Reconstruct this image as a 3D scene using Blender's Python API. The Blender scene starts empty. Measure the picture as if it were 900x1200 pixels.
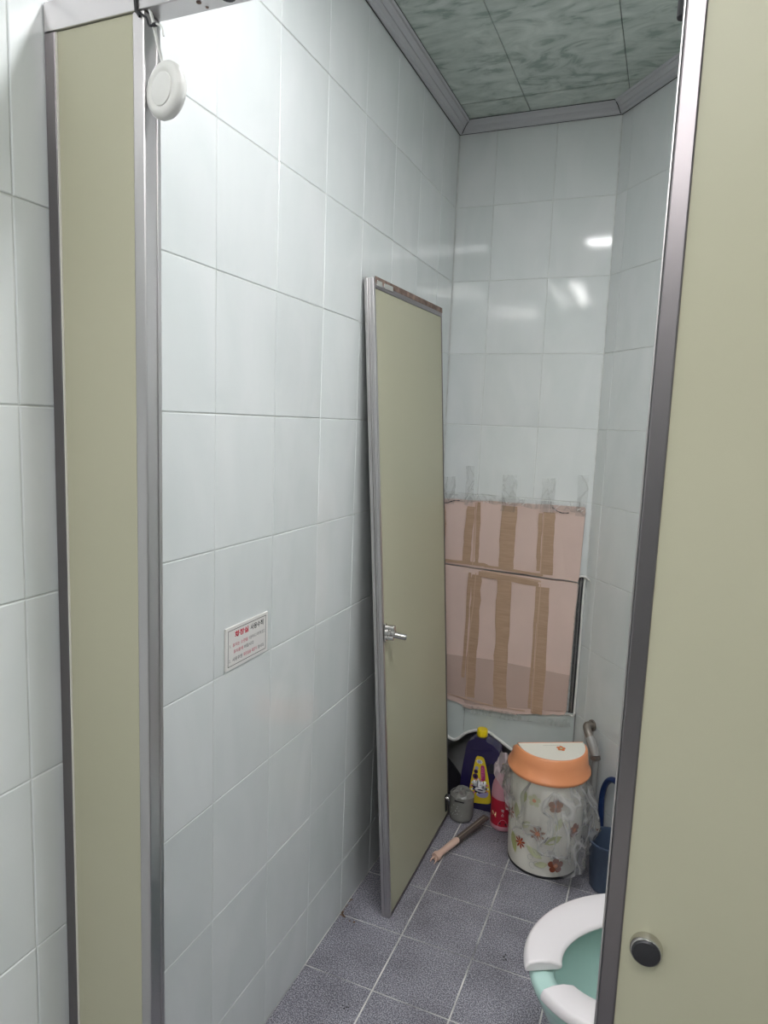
import bpy, bmesh, math, random
from mathutils import Vector, Matrix
random.seed(7)
C = bpy.context.scene.collection
PI = math.pi

# ---------------------------------------------------------------- camera
def rodrigues(w):
    w = Vector(w); t = w.length
    return Matrix.Rotation(t, 3, w.normalized())
cam_d = bpy.data.cameras.new('camera'); cam = bpy.data.objects.new('camera', cam_d); C.objects.link(cam)
R = rodrigues((0.122, 0.392, 0.0637)) @ Matrix(((1, 0, 0), (0, 0, -1), (0, 1, 0)))   # world -> right, down, forward
right, down, fwd = R[0], R[1], R[2]
M = Matrix((right, -down, -fwd)).transposed().to_4x4()
M.translation = (0.7512, -0.8157, 1.400)
cam.matrix_world = M
cam_d.sensor_fit = 'VERTICAL'; cam_d.sensor_height = 24.0; cam_d.lens = 793.95 / 1200 * 24.0
cam_d.clip_start = 0.02
bpy.context.scene.camera = cam

# ---------------------------------------------------------------- world, exposure
w = bpy.data.worlds.new('world'); bpy.context.scene.world = w; w.use_nodes = True
w.node_tree.nodes['Background'].inputs[0].default_value = (0.5, 0.52, 0.55, 1)
w.node_tree.nodes['Background'].inputs[1].default_value = 0.3
vs = bpy.context.scene.view_settings
vs.view_transform = 'Standard'; vs.look = 'None'; vs.gamma = 1; vs.use_curve_mapping = False
vs.exposure = 0.0
LAMP_STALL = 49.0      # emission of the tube light over the stall
LAMP_ROOM = 24.0       # emission of the tube light in the washroom, along the left wall
LAMP_FILL = 18.5       # emission of the added fill panels in the washroom, out of view

# ---------------------------------------------------------------- materials
def mat(name, color, rough=0.5, metal=0.0, spec=0.5, coat=0.0, bump=None, vary=None, emit=None, alpha=1.0, trans=0.0):
    m = bpy.data.materials.new(name); m.use_nodes = True
    nt = m.node_tree; b = nt.nodes['Principled BSDF']
    b.inputs['Base Color'].default_value = (*color, 1); b.inputs['Roughness'].default_value = rough
    b.inputs['Metallic'].default_value = metal; b.inputs['Specular IOR Level'].default_value = spec
    b.inputs['Coat Weight'].default_value = coat; b.inputs['Alpha'].default_value = alpha
    b.inputs['Transmission Weight'].default_value = trans
    if emit: b.inputs['Emission Color'].default_value = (*emit[0], 1); b.inputs['Emission Strength'].default_value = emit[1]
    if vary:      # (color2, scale, detail, stretch xyz)
        tc = nt.nodes.new('ShaderNodeTexCoord'); mp = nt.nodes.new('ShaderNodeMapping')
        mp.inputs['Scale'].default_value = vary[3] if len(vary) > 3 else (1, 1, 1)
        nz = nt.nodes.new('ShaderNodeTexNoise'); nz.inputs['Scale'].default_value = vary[1]; nz.inputs['Detail'].default_value = vary[2]
        cr = nt.nodes.new('ShaderNodeValToRGB')
        cr.color_ramp.elements[0].color = (*color, 1); cr.color_ramp.elements[1].color = (*vary[0], 1)
        cr.color_ramp.elements[0].position = .35; cr.color_ramp.elements[1].position = .7
        nt.links.new(tc.outputs['Object'], mp.inputs[0]); nt.links.new(mp.outputs[0], nz.inputs['Vector'])
        nt.links.new(nz.outputs['Fac'], cr.inputs[0]); nt.links.new(cr.outputs[0], b.inputs['Base Color'])
    if bump:      # (scale, strength, stretch)
        tc = nt.nodes.new('ShaderNodeTexCoord'); mp = nt.nodes.new('ShaderNodeMapping')
        mp.inputs['Scale'].default_value = bump[2] if len(bump) > 2 else (1, 1, 1)
        nz = nt.nodes.new('ShaderNodeTexNoise'); nz.inputs['Scale'].default_value = bump[0]; nz.inputs['Detail'].default_value = 3
        bp = nt.nodes.new('ShaderNodeBump'); bp.inputs['Strength'].default_value = bump[1]; bp.inputs['Distance'].default_value = 0.002
        nt.links.new(tc.outputs['Object'], mp.inputs[0]); nt.links.new(mp.outputs[0], nz.inputs['Vector'])
        nt.links.new(nz.outputs['Fac'], bp.inputs['Height']); nt.links.new(bp.outputs[0], b.inputs['Normal'])
    return m

def tile_mat():
    m = bpy.data.materials.new('glazed_wall_tile'); m.use_nodes = True; nt = m.node_tree; N = nt.nodes; Lk = nt.links
    b = N['Principled BSDF']; b.inputs['Roughness'].default_value = 0.075; b.inputs['Specular IOR Level'].default_value = 0.5
    tc = N.new('ShaderNodeTexCoord'); oi = N.new('ShaderNodeObjectInfo')
    mul = N.new('ShaderNodeMath'); mul.operation = 'MULTIPLY'; mul.inputs[1].default_value = 40
    Lk.new(oi.outputs['Random'], mul.inputs[0])
    mp = N.new('ShaderNodeMapping'); mp.inputs['Rotation'].default_value = (.5, .5, .3); mp.inputs['Scale'].default_value = (3, 3, 1.3)
    Lk.new(tc.outputs['Object'], mp.inputs['Vector']); Lk.new(mul.outputs[0], mp.inputs['Location'])
    nz = N.new('ShaderNodeTexNoise'); nz.inputs['Scale'].default_value = 2.4; nz.inputs['Detail'].default_value = 4; nz.inputs['Distortion'].default_value = .8
    Lk.new(mp.outputs[0], nz.inputs['Vector'])
    cr = N.new('ShaderNodeValToRGB'); e = cr.color_ramp.elements
    e[0].position = .28; e[0].color = (.68, .72, .72, 1); e[1].position = .66; e[1].color = (.75, .775, .78, 1)
    Lk.new(nz.outputs['Fac'], cr.inputs[0])
    hs = N.new('ShaderNodeHueSaturation'); mr = N.new('ShaderNodeMapRange')
    mr.inputs['To Min'].default_value = .965; mr.inputs['To Max'].default_value = 1.02
    Lk.new(oi.outputs['Random'], mr.inputs['Value']); Lk.new(mr.outputs[0], hs.inputs['Value']); Lk.new(cr.outputs[0], hs.inputs['Color'])
    Lk.new(hs.outputs[0], b.inputs['Base Color'])
    n2 = N.new('ShaderNodeTexNoise'); n2.inputs['Scale'].default_value = 9; n2.inputs['Detail'].default_value = 1
    bp = N.new('ShaderNodeBump'); bp.inputs['Strength'].default_value = .07; bp.inputs['Distance'].default_value = .002
    Lk.new(mp.outputs[0], n2.inputs['Vector']); Lk.new(n2.outputs['Fac'], bp.inputs['Height']); Lk.new(bp.outputs[0], b.inputs['Normal'])
    return m

def floor_mat():
    m = bpy.data.materials.new('speckled_floor_tile'); m.use_nodes = True; nt = m.node_tree; N = nt.nodes; Lk = nt.links
    b = N['Principled BSDF']; b.inputs['Roughness'].default_value = 0.55; b.inputs['Specular IOR Level'].default_value = 0.35
    tc = N.new('ShaderNodeTexCoord'); ge = N.new('ShaderNodeNewGeometry')
    n1 = N.new('ShaderNodeTexNoise'); n1.inputs['Scale'].default_value = 330; n1.inputs['Detail'].default_value = 3
    n2 = N.new('ShaderNodeTexNoise'); n2.inputs['Scale'].default_value = 7; n2.inputs['Detail'].default_value = 4
    Lk.new(ge.outputs['Position'], n1.inputs['Vector']); Lk.new(ge.outputs['Position'], n2.inputs['Vector'])
    cr = N.new('ShaderNodeValToRGB'); e = cr.color_ramp.elements
    e[0].position = .40; e[0].color = (.115, .112, .135, 1); e[1].position = .52; e[1].color = (.285, .280, .325, 1)
    x = cr.color_ramp.elements.new(.66); x.color = (.55, .545, .59, 1)
    Lk.new(n1.outputs['Fac'], cr.inputs[0])
    c2 = N.new('ShaderNodeValToRGB'); e = c2.color_ramp.elements
    e[0].position = .3; e[0].color = (.72, .71, .72, 1); e[1].position = .7; e[1].color = (1.12, 1.12, 1.13, 1)
    Lk.new(n2.outputs['Fac'], c2.inputs[0])
    mx = N.new('ShaderNodeMix'); mx.data_type = 'RGBA'; mx.blend_type = 'MULTIPLY'; mx.inputs[0].default_value = 1
    Lk.new(cr.outputs[0], mx.inputs[6]); Lk.new(c2.outputs[0], mx.inputs[7]); Lk.new(mx.outputs[2], b.inputs['Base Color'])
    bp = N.new('ShaderNodeBump'); bp.inputs['Strength'].default_value = .35; bp.inputs['Distance'].default_value = .001
    Lk.new(n1.outputs['Fac'], bp.inputs['Height']); Lk.new(bp.outputs[0], b.inputs['Normal'])
    return m

def ceiling_mat():
    m = bpy.data.materials.new('marbled_ceiling_plastic'); m.use_nodes = True; nt = m.node_tree; N = nt.nodes; Lk = nt.links
    b = N['Principled BSDF']; b.inputs['Roughness'].default_value = 0.35
    ge = N.new('ShaderNodeNewGeometry')
    outs = []
    for rz, off in ((.75, 0), (-.95, 5)):
        mp = N.new('ShaderNodeMapping'); mp.inputs['Rotation'].default_value = (0, 0, rz); mp.inputs['Location'].default_value = (off, off, 0)
        mp.inputs['Scale'].default_value = (1.3, 3.0, 1)
        nz = N.new('ShaderNodeTexNoise'); nz.inputs['Scale'].default_value = 4.2; nz.inputs['Detail'].default_value = 4
        nz.inputs['Distortion'].default_value = 2.2; nz.inputs['Roughness'].default_value = .6
        Lk.new(ge.outputs['Position'], mp.inputs['Vector']); Lk.new(mp.outputs[0], nz.inputs['Vector']); outs.append(nz)
    n3 = N.new('ShaderNodeTexNoise'); n3.inputs['Scale'].default_value = 6
    Lk.new(ge.outputs['Position'], n3.inputs['Vector'])
    st = N.new('ShaderNodeMapRange'); st.inputs['From Min'].default_value = .42; st.inputs['From Max'].default_value = .58
    Lk.new(n3.outputs['Fac'], st.inputs['Value'])
    mx = N.new('ShaderNodeMix'); mx.data_type = 'FLOAT'
    Lk.new(st.outputs[0], mx.inputs[0]); Lk.new(outs[0].outputs['Fac'], mx.inputs[2]); Lk.new(outs[1].outputs['Fac'], mx.inputs[3])
    cr = N.new('ShaderNodeValToRGB'); e = cr.color_ramp.elements
    e[0].position = .36; e[0].color = (.27, .33, .30, 1); e[1].position = .68; e[1].color = (.62, .67, .63, 1)
    x = e.new(.46); x.color = (.45, .51, .475, 1)
    Lk.new(mx.outputs[0], cr.inputs[0]); Lk.new(cr.outputs[0], b.inputs['Base Color'])
    return m

def cardboard_mat():
    m = mat('cardboard', (.66, .505, .455), .8, spec=.2, vary=((.72, .55, .495), 6, 3), bump=(60, .15, (1, 1, .3)))
    return m

def clear_film(name, tint, body, gloss_rough=.12, scale=18.0, crease=.0, gloss=.5, bump=.006):
    """thin clear film: see-through, slightly milky (more so along creases), glossy"""
    m = bpy.data.materials.new(name); m.use_nodes = True; nt = m.node_tree; N = nt.nodes; Lk = nt.links
    N.remove(N['Principled BSDF']); out = N['Material Output']
    tr = N.new('ShaderNodeBsdfTransparent'); tr.inputs[0].default_value = (.99, .99, .99, 1)
    df = N.new('ShaderNodeBsdfDiffuse'); df.inputs[0].default_value = (*tint, 1)
    tl = N.new('ShaderNodeBsdfTranslucent'); tl.inputs[0].default_value = (*tint, 1)
    mt = N.new('ShaderNodeMixShader'); mt.inputs[0].default_value = .4; Lk.new(df.outputs[0], mt.inputs[1]); Lk.new(tl.outputs[0], mt.inputs[2])
    gl = N.new('ShaderNodeBsdfGlossy'); gl.inputs['Roughness'].default_value = gloss_rough
    tc = N.new('ShaderNodeTexCoord'); nz = N.new('ShaderNodeTexNoise'); 
    nz.inputs['Scale'].default_value = scale; nz.inputs['Detail'].default_value = 1; nz.inputs['Distortion'].default_value = 1.0
    mpv = N.new('ShaderNodeMapping'); mpv.inputs['Scale'].default_value = (1, 1, .55); Lk.new(tc.outputs['Object'], mpv.inputs[0]); Lk.new(mpv.outputs[0], nz.inputs['Vector'])
    sb = N.new('ShaderNodeMath'); sb.operation = 'SUBTRACT'; sb.inputs[1].default_value = .5; Lk.new(nz.outputs['Fac'], sb.inputs[0])
    ab = N.new('ShaderNodeMath'); ab.operation = 'ABSOLUTE'; Lk.new(sb.outputs[0], ab.inputs[0])
    rg = N.new('ShaderNodeMapRange'); rg.inputs['From Min'].default_value = 0; rg.inputs['From Max'].default_value = .075; rg.inputs['To Min'].default_value = 1; rg.inputs['To Max'].default_value = 0; Lk.new(ab.outputs[0], rg.inputs['Value'])
    bp = N.new('ShaderNodeBump'); bp.inputs['Strength'].default_value = .9; bp.inputs['Distance'].default_value = bump
    Lk.new(rg.outputs[0], bp.inputs['Height']); Lk.new(bp.outputs[0], gl.inputs['Normal'])
    mr = N.new('ShaderNodeMapRange'); mr.inputs['From Min'].default_value = 0; mr.inputs['From Max'].default_value = 1.0
    mr.inputs['To Min'].default_value = body; mr.inputs['To Max'].default_value = body + crease; Lk.new(rg.outputs[0], mr.inputs['Value'])
    m1 = N.new('ShaderNodeMixShader'); Lk.new(mr.outputs[0], m1.inputs[0])
    Lk.new(tr.outputs[0], m1.inputs[1]); Lk.new(mt.outputs[0], m1.inputs[2])
    lw = N.new('ShaderNodeLayerWeight'); lw.inputs['Blend'].default_value = .22; Lk.new(bp.outputs[0], lw.inputs['Normal'])
    hf = N.new('ShaderNodeMath'); hf.operation = 'MULTIPLY'; hf.inputs[1].default_value = gloss; Lk.new(lw.outputs['Fresnel'], hf.inputs[0])
    m2 = N.new('ShaderNodeMixShader'); Lk.new(hf.outputs[0], m2.inputs[0])
    Lk.new(m1.outputs[0], m2.inputs[1]); Lk.new(gl.outputs[0], m2.inputs[2]); Lk.new(m2.outputs[0], out.inputs[0])
    return m

TILE = tile_mat(); FLOOR = floor_mat(); CEIL = ceiling_mat(); CARD = cardboard_mat()
GROUT = mat('wall_grout', (.70, .72, .71), .9, vary=((.56, .58, .56), 30, 3))
GROUT_D = mat('dirty_grout', (.30, .32, .31), .9)
FGROUT = mat('floor_grout', (.80, .79, .76), .9, vary=((.20, .20, .21), 7, 5))
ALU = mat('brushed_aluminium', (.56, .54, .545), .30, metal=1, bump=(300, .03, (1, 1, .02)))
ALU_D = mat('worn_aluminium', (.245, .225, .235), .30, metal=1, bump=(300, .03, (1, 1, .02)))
LIP = mat('pale_edge_strip', (.75, .73, .68), .4)
GREEN = mat('sage_laminate', (.445, .435, .315), .42, spec=.4, vary=((.475, .46, .34), 1.6, 2))
DARKBACK = mat('dark_laminate_back', (.05, .055, .045), .6)
RUST = mat('rusty_channel', (.16, .11, .09), .8, metal=.3, vary=((.34, .24, .20), 40, 3))
CHROME = mat('chrome', (.62, .60, .58), .22, metal=1)
BLACKMET = mat('blackened_metal', (.045, .045, .05), .4, metal=.6)
BLACK = mat('black_rubber', (.012, .012, .016), .5)
MOLD = mat('grey_plastic_moulding', (.50, .50, .53), .35)
MOLD_L = mat('pale_plastic_moulding', (.40, .41, .43), .3)
WHITEP = mat('white_plastic', (.80, .80, .78), .28, vary=((.74, .73, .70), 4, 2))
WHITEPANEL = mat('white_glazed_panel', (.60, .65, .64), .18, vary=((.50, .56, .55), 5, 3))
CONC = mat('grey_cement', (.23, .23, .235), .9, vary=((.32, .32, .32), 9, 5), bump=(40, .5))
TAPE = mat('brown_packing_tape', (.42, .28, .19), .38, vary=((.50, .34, .24), 5, 4, (3, 1, 40)))
TAPE_E = mat('tape_edge', (.55, .38, .28), .5)
CLEARTAPE = clear_film('clear_packing_tape', (.66, .68, .67), .05, .22, 30, .10, .35, .002)
BAG = clear_film('clear_plastic_bag', (.97, .96, .97), .17, .09, 15, .30, .9, .014)
BAGP = clear_film('pale_pink_film', (.92, .80, .83), .45, .2, 16, .4, .6, .008)
SIGNW = mat('sign_plate', (.78, .76, .74), .35)
INK_R = mat('red_ink', (.62, .01, .05), .5); INK_K = mat('black_ink', (.02, .02, .02), .5); INK_P = mat('faded_red_ink', (.60, .18, .22), .5); INK_G = mat('grey_ink', (.18, .17, .17), .5)
ORANGE = mat('orange_plastic', (.90, .36, .17), .35, vary=((.86, .34, .155), 8, 2))
BINW = mat('cream_bin_plastic', (.90, .87, .79), .3)
FLAPW = mat('white_flap', (.86, .84, .76), .3)
FL_R = mat('print_red', (.42, .06, .02), .4); FL_D = mat('print_dark_red', (.30, .07, .03), .4); FL_B = mat('print_brown', (.36, .16, .09), .4)
FL_G = mat('print_olive', (.50, .52, .22), .4); FL_Y = mat('print_pale_olive', (.68, .69, .45), .4); FL_K = mat('print_grey_line', (.50, .49, .45), .4); FL_O = mat('print_orange', (.75, .22, .07), .4)
NAVY = mat('navy_bottle', (.022, .016, .075), .25, coat=.3)
YEL = mat('yellow_plastic', (.82, .62, .01), .35)
LABY = mat('yellow_label', (.78, .60, .03), .4); MAG = mat('magenta_print', (.48, .03, .22), .4); LAV = mat('lavender_print', (.38, .36, .58), .4); LWH = mat('white_print', (.85, .85, .88), .4)
PURP = mat('dark_purple_print', (.06, .02, .08), .4); LPK = mat('pink_print', (.75, .22, .35), .4)
PINK = mat('pink_bottle_plastic', (.70, .34, .42), .3, coat=.2); REDL = mat('red_label', (.50, .012, .04), .35); PINKL = mat('pink_label_print', (.72, .38, .44), .4); GOLD = mat('gold_print', (.75, .50, .30), .4)
CUPG = mat('grey_translucent_plastic', (.20, .20, .19), .25, coat=.3, vary=((.27, .27, .25), 14, 3), bump=(30, .6))
HANDLE = mat('pale_pink_wood', (.66, .44, .36), .55, vary=((.72, .51, .42), 10, 3))
BARM = mat('dark_wood', (.075, .055, .05), .45, vary=((.11, .085, .075), 12, 3)); BARE = mat('light_wood_edge', (.30, .25, .20), .5)
PIPE = mat('corroded_pipe', (.20, .17, .15), .45, metal=.6, vary=((.33, .30, .27), 25, 4)); PIPEG = mat('grey_pipe', (.33, .33, .32), .4)
BLUE = mat('blue_hose', (.012, .035, .13), .35); BLUET = mat('slate_blue_tub', (.07, .10, .16), .4)
SEAT = mat('white_seat', (.78, .74, .76), .22, coat=.3); CERAM = mat('aqua_ceramic', (.44, .635, .59), .12, coat=.5); WATER = mat('bowl_water', (.12, .26, .21), .03, spec=.8)
LAMPG = mat('lamp_tube', (1, 1, 1), .4, emit=((.99, .99, 1.0), LAMP_STALL)); LAMPH = mat('lamp_tube_washroom', (1, 1, 1), .4, emit=((1, .985, .97), LAMP_ROOM)); LAMPF = mat('fill_lamp_panel', (1, 1, 1), .4, emit=((1, .985, .97), LAMP_FILL))
HOUSING = mat('lamp_housing', (.8, .8, .8), .4)
PLAINW = mat('plain_wall_paint', (.38, .40, .40), .5)
STAIN = mat('rust_stain', (.16, .085, .05), .8, vary=((.22, .16, .13), 60, 3)); RESID = mat('tape_residue', (.40, .365, .27), .55); SPOT = mat('dark_spot', (.04, .04, .045), .7)

# ---------------------------------------------------------------- mesh helpers
WL = {}                       # world offset of each empty / mesh origin
def thing(name, label, cat, loc=(0, 0, 0), group=None, mw=None):
    o = bpy.data.objects.new(name, None); C.objects.link(o); o.empty_display_size = .05
    if mw is not None: o.matrix_world = mw; WL[o.name] = None
    else: o.location = loc; WL[o.name] = Vector(loc)
    o['label'] = label; o['category'] = cat
    if group: o['group'] = group
    return o
def tag(o, label, cat, group=None):
    o['label'] = label; o['category'] = cat
    if group: o['group'] = group
    return o
def root_of(p):
    while p.parent: p = p.parent
    return p
def obj(name, bm, m, parent=None, smooth=False, bevel=0, seg=2, angle=35, label=None, local=False, mats=None, subsurf=0):
    me = bpy.data.meshes.new(name)
    if parent is not None and not local:
        off = WL.get(root_of(parent).name)
        if off is not None: bmesh.ops.translate(bm, verts=bm.verts, vec=-off)
    bmesh.ops.recalc_face_normals(bm, faces=bm.faces)
    if smooth:
        for f in bm.faces: f.smooth = True
    bm.to_mesh(me); bm.free()
    o = bpy.data.objects.new(name, me); C.objects.link(o)
    for x in (mats or [m]): me.materials.append(x)
    if parent is None:          # put the origin at the base of the thing
        vs_ = [v.co for v in me.vertices]
        lo = Vector((min(v.x for v in vs_), min(v.y for v in vs_), min(v.z for v in vs_))); hi = Vector((max(v.x for v in vs_), max(v.y for v in vs_), max(v.z for v in vs_)))
        c = Vector(((lo.x + hi.x) / 2, (lo.y + hi.y) / 2, lo.z)); me.transform(Matrix.Translation(-c)); o.location = c; WL[o.name] = c
    else: o.parent = parent
    if bevel:
        md = o.modifiers.new('bevel', 'BEVEL'); md.width = bevel; md.segments = seg; md.limit_method = 'ANGLE'; md.angle_limit = math.radians(30)
    if subsurf:
        md = o.modifiers.new('sub', 'SUBSURF'); md.levels = subsurf; md.render_levels = subsurf
    if smooth and angle:
        try: me.set_sharp_from_angle(angle=math.radians(angle))
        except Exception: pass
    if label: o['label'] = label
    return o
def box(lo, hi, bm=None, mw=None):
    bm = bm or bmesh.new()
    vs_ = [bm.verts.new(Vector((x, y, z))) for x in (lo[0], hi[0]) for y in (lo[1], hi[1]) for z in (lo[2], hi[2])]
    for f in ((0, 1, 3, 2), (4, 6, 7, 5), (0, 4, 5, 1), (2, 3, 7, 6), (0, 2, 6, 4), (1, 5, 7, 3)): bm.faces.new([vs_[i] for i in f])
    if mw is not None: bmesh.ops.transform(bm, matrix=mw, verts=vs_)
    return bm
def frame(axis):
    a = Vector(axis).normalized(); t = Vector((0, 0, 1)) if abs(a.z) < .9 else Vector((1, 0, 0))
    u = a.cross(t).normalized(); return u, a.cross(u).normalized(), a
def tube(pts, r, seg=12, bm=None, cap=True, flat=1.0):
    bm = bm or bmesh.new(); pts = [Vector(p) for p in pts]; rs = r if isinstance(r, (list, tuple)) else [r] * len(pts)
    rings = []; pu = None
    for i, p in enumerate(pts):
        d = (pts[min(i + 1, len(pts) - 1)] - pts[max(i - 1, 0)])
        u, v, a = frame(d)
        if pu is not None:
            u = (pu - a * pu.dot(a)).normalized(); v = a.cross(u)
        pu = u
        rings.append([bm.verts.new(p + (u * math.cos(t) + v * math.sin(t) * flat) * rs[i]) for t in [2 * PI * k / seg for k in range(seg)]])
    for A, B in zip(rings, rings[1:]):
        for k in range(seg): bm.faces.new((A[k], A[(k + 1) % seg], B[(k + 1) % seg], B[k]))
    if cap: bm.faces.new(rings[0]); bm.faces.new(rings[-1])
    return bm
def lathe(c, prof, seg=48, bm=None, sx=1, sy=1, capt=True, capb=True):
    bm = bm or bmesh.new(); rings = []
    for r, z in prof: rings.append([bm.verts.new((c[0] + r * sx * math.cos(2 * PI * k / seg), c[1] + r * sy * math.sin(2 * PI * k / seg), c[2] + z)) for k in range(seg)])
    for A, B in zip(rings, rings[1:]):
        for k in range(seg): bm.faces.new((A[k], A[(k + 1) % seg], B[(k + 1) % seg], B[k]))
    if capb: bm.faces.new(rings[0])
    if capt: bm.faces.new(rings[-1])
    return bm
def prism(poly, f0, f1, bm=None):
    """poly: list of 2d points; f0,f1 map a 2d point to the near and far 3d points"""
    bm = bm or bmesh.new(); A = [bm.verts.new(f0(*p)) for p in poly]; B = [bm.verts.new(f1(*p)) for p in poly]
    bm.faces.new(A); bm.faces.new(B[::-1]); n = len(poly)
    for i in range(n): bm.faces.new((A[i], A[(i + 1) % n], B[(i + 1) % n], B[i]))
    return bm
def smooth_pts(pts, n=6):
    pts = [Vector(p) for p in pts]; out = []
    for i in range(len(pts) - 1):
        p0 = pts[max(i - 1, 0)]; p1 = pts[i]; p2 = pts[i + 1]; p3 = pts[min(i + 2, len(pts) - 1)]
        for k in range(n):
            t = k / n; out.append(.5 * ((2 * p1) + (p2 - p0) * t + (2 * p0 - 5 * p1 + 4 * p2 - p3) * t * t + (3 * p1 - p0 - 3 * p2 + p3) * t ** 3))
    out.append(pts[-1]); return out
def clip(poly, n, d):        # keep n.p <= d
    out = []
    for i in range(len(poly)):
        a, b = Vector(poly[i]), Vector(poly[(i + 1) % len(poly)]); da, db = n.dot(a) - d, n.dot(b) - d
        if da <= 0: out.append(a)
        if da * db < 0: out.append(a + (b - a) * (da / (da - db)))
    return out

# ---------------------------------------------------------------- the room
Z0 = 1.4037; RH = .249; ROWS = [max(0.0, Z0 + k * RH) for k in range(-6, 4)] + [2.42]
YB = 1.5665; XC = .5335; CEILZ = 2.42
DD = Vector((.63, -.777, 0)).normalized(); DN = Vector((DD.y, -DD.x, 0))     # diagonal wall: direction, inward normal
DIAG_END = 2.10
G = .0018; TH = .006
def tile_mesh(w_, h_):
    bm = bmesh.new(); b = .0013; w2, h2 = w_ / 2, h_ / 2
    lo = [bm.verts.new((sx * w2, -TH, sz * h2)) for sx, sz in ((-1, -1), (1, -1), (1, 1), (-1, 1))]
    mid = [bm.verts.new((sx * w2, -.0009, sz * h2)) for sx, sz in ((-1, -1), (1, -1), (1, 1), (-1, 1))]
    top = [bm.verts.new((sx * (w2 - b), 0, sz * (h2 - b))) for sx, sz in ((-1, -1), (1, -1), (1, 1), (-1, 1))]
    for A, B in ((lo, mid), (mid, top)):
        for k in range(4): bm.faces.new((A[k], A[(k + 1) % 4], B[(k + 1) % 4], B[k]))
    bm.faces.new(top)
    bmesh.ops.recalc_face_normals(bm, faces=bm.faces)
    me = bpy.data.meshes.new('tile'); bm.to_mesh(me); bm.free(); me.materials.append(TILE); return me
TM = {}
def tiled_wall(parent, origin, along, inward, cuts, rows, tilt=.0016):
    """cuts: positions along the wall; tiles lie between; local tile y = inward normal"""
    off = WL[parent.name]
    for a0, a1 in zip(cuts, cuts[1:]):
        for z0, z1 in zip(rows, rows[1:]):
            w_, h_ = round(a1 - a0 - G, 4), round(z1 - z0 - G, 4)
            if w_ < .01 or h_ < .01: continue
            me = TM.get((w_, h_)) or TM.setdefault((w_, h_), tile_mesh(w_, h_))
            o = bpy.data.objects.new('tile', me); C.objects.link(o); o.parent = parent
            c = Vector(origin) + Vector(along) * ((a0 + a1) / 2) + Vector((0, 0, (z0 + z1) / 2)) - off
            B = Matrix((Vector(along), Vector(inward), Vector((0, 0, 1)))).transposed().to_4x4()
            T = Matrix.Rotation(random.uniform(-tilt, tilt), 4, 'X') @ Matrix.Rotation(random.uniform(-tilt, tilt), 4, 'Z')
            if B.determinant() < 0: pass
            o.matrix_local = Matrix.Translation(c + Vector(inward) * random.uniform(-.0003, .0003)) @ B @ T
YF = -2.4; XR = 2.25
def struct(name, bm, m, **k):
    o = obj(name, bm, m, **k); o['kind'] = 'structure'; return o
# backing slabs (grout plane 1.3 mm behind the tile faces)
GD = .0016
wl = struct('wall_left', box((-.10, YF, 0), (-GD, YB + .2, CEILZ)), GROUT)
tiled_wall(wl, (0, 0, 0), (0, 1, 0), (1, 0, 0), [round(-1.6 + .2 * i, 4) for i in range(16)] + [YB - .002], ROWS)
bm = box((-.10, YB + GD, .405), (XC + .08, YB + .2, CEILZ))
wb = struct('wall_back', bm, GROUT)
tiled_wall(wb, (0, YB, 0), (1, 0, 0), (0, -1, 0), [.002, .1335, .3335, XC - .001], [.4077] + ROWS[3:], tilt=.0022)
o3 = Vector((XC, YB, 0)); oe = o3 + DD * DIAG_END
bm = prism([(0, 0), (DIAG_END + .05, 0), (DIAG_END + .05, .1), (-.02, .1)], lambda s, t: tuple(o3 + DD * s - DN * (t + GD)), lambda s, t: tuple(o3 + DD * s - DN * (t + GD) + Vector((0, 0, CEILZ))))
wr = struct('wall_right', bm, GROUT)
tiled_wall(wr, o3, DD, DN, [.001, .055] + [round(.055 + .2 * i, 4) for i in range(1, 10)], ROWS)
struct('wall_front', box((-.1, YF - .1, 0), (XR + .1, YF, CEILZ)), PLAINW)
struct('wall_side', box((oe.x - .02, YF, 0), (oe.x + .1, oe.y, CEILZ)), PLAINW)
# floor slab and tiles
fl = struct('floor', box((-.1, YF, -.1), (XR + .1, YB + .22, -.0009)), FGROUT)
nd = Vector((-DN.x, -DN.y, 0)); dd = nd.dot(o3)
xs = [0.0] + [round(.19 + .1995 * i, 4) for i in range(11)]; ys = [round(.592 + .2035 * i, 4) for i in range(-9, 6)]
for i in range(len(xs) - 1):
    for j in range(len(ys) - 1):
        x0, x1, y0, y1 = xs[i] + (.001 if i else 0.0), xs[i + 1] - .001, ys[j] + .001, min(ys[j + 1], YB + .1) - .001
        x0 += .0012; x1 -= .0008; y0 += .0006; y1 -= .0006
        P = clip([(x0, y0, 0), (x1, y0, 0), (x1, y1, 0), (x0, y1, 0)], nd, dd - .002)
        if len(P) < 3 or y1 - y0 < .01: continue
        c = Vector(((x0 + x1) / 2, (y0 + y1) / 2, 0)); bm = bmesh.new()
        dz = random.uniform(-.0003, .0003)
        lo = [bm.verts.new((p.x, p.y, -.008)) for p in P]; mi = [bm.verts.new((p.x, p.y, -.0006 + dz)) for p in P]; hi = [bm.verts.new((c.x + (p.x - c.x) * .992, c.y + (p.y - c.y) * .992, dz)) for p in P]
        n = len(P)
        for A, B in ((lo, mi), (mi, hi)):
            for k in range(n): bm.faces.new((A[k], A[(k + 1) % n], B[(k + 1) % n], B[k]))
        bm.faces.new(hi)
        obj('tile', bm, FLOOR, fl)
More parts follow.
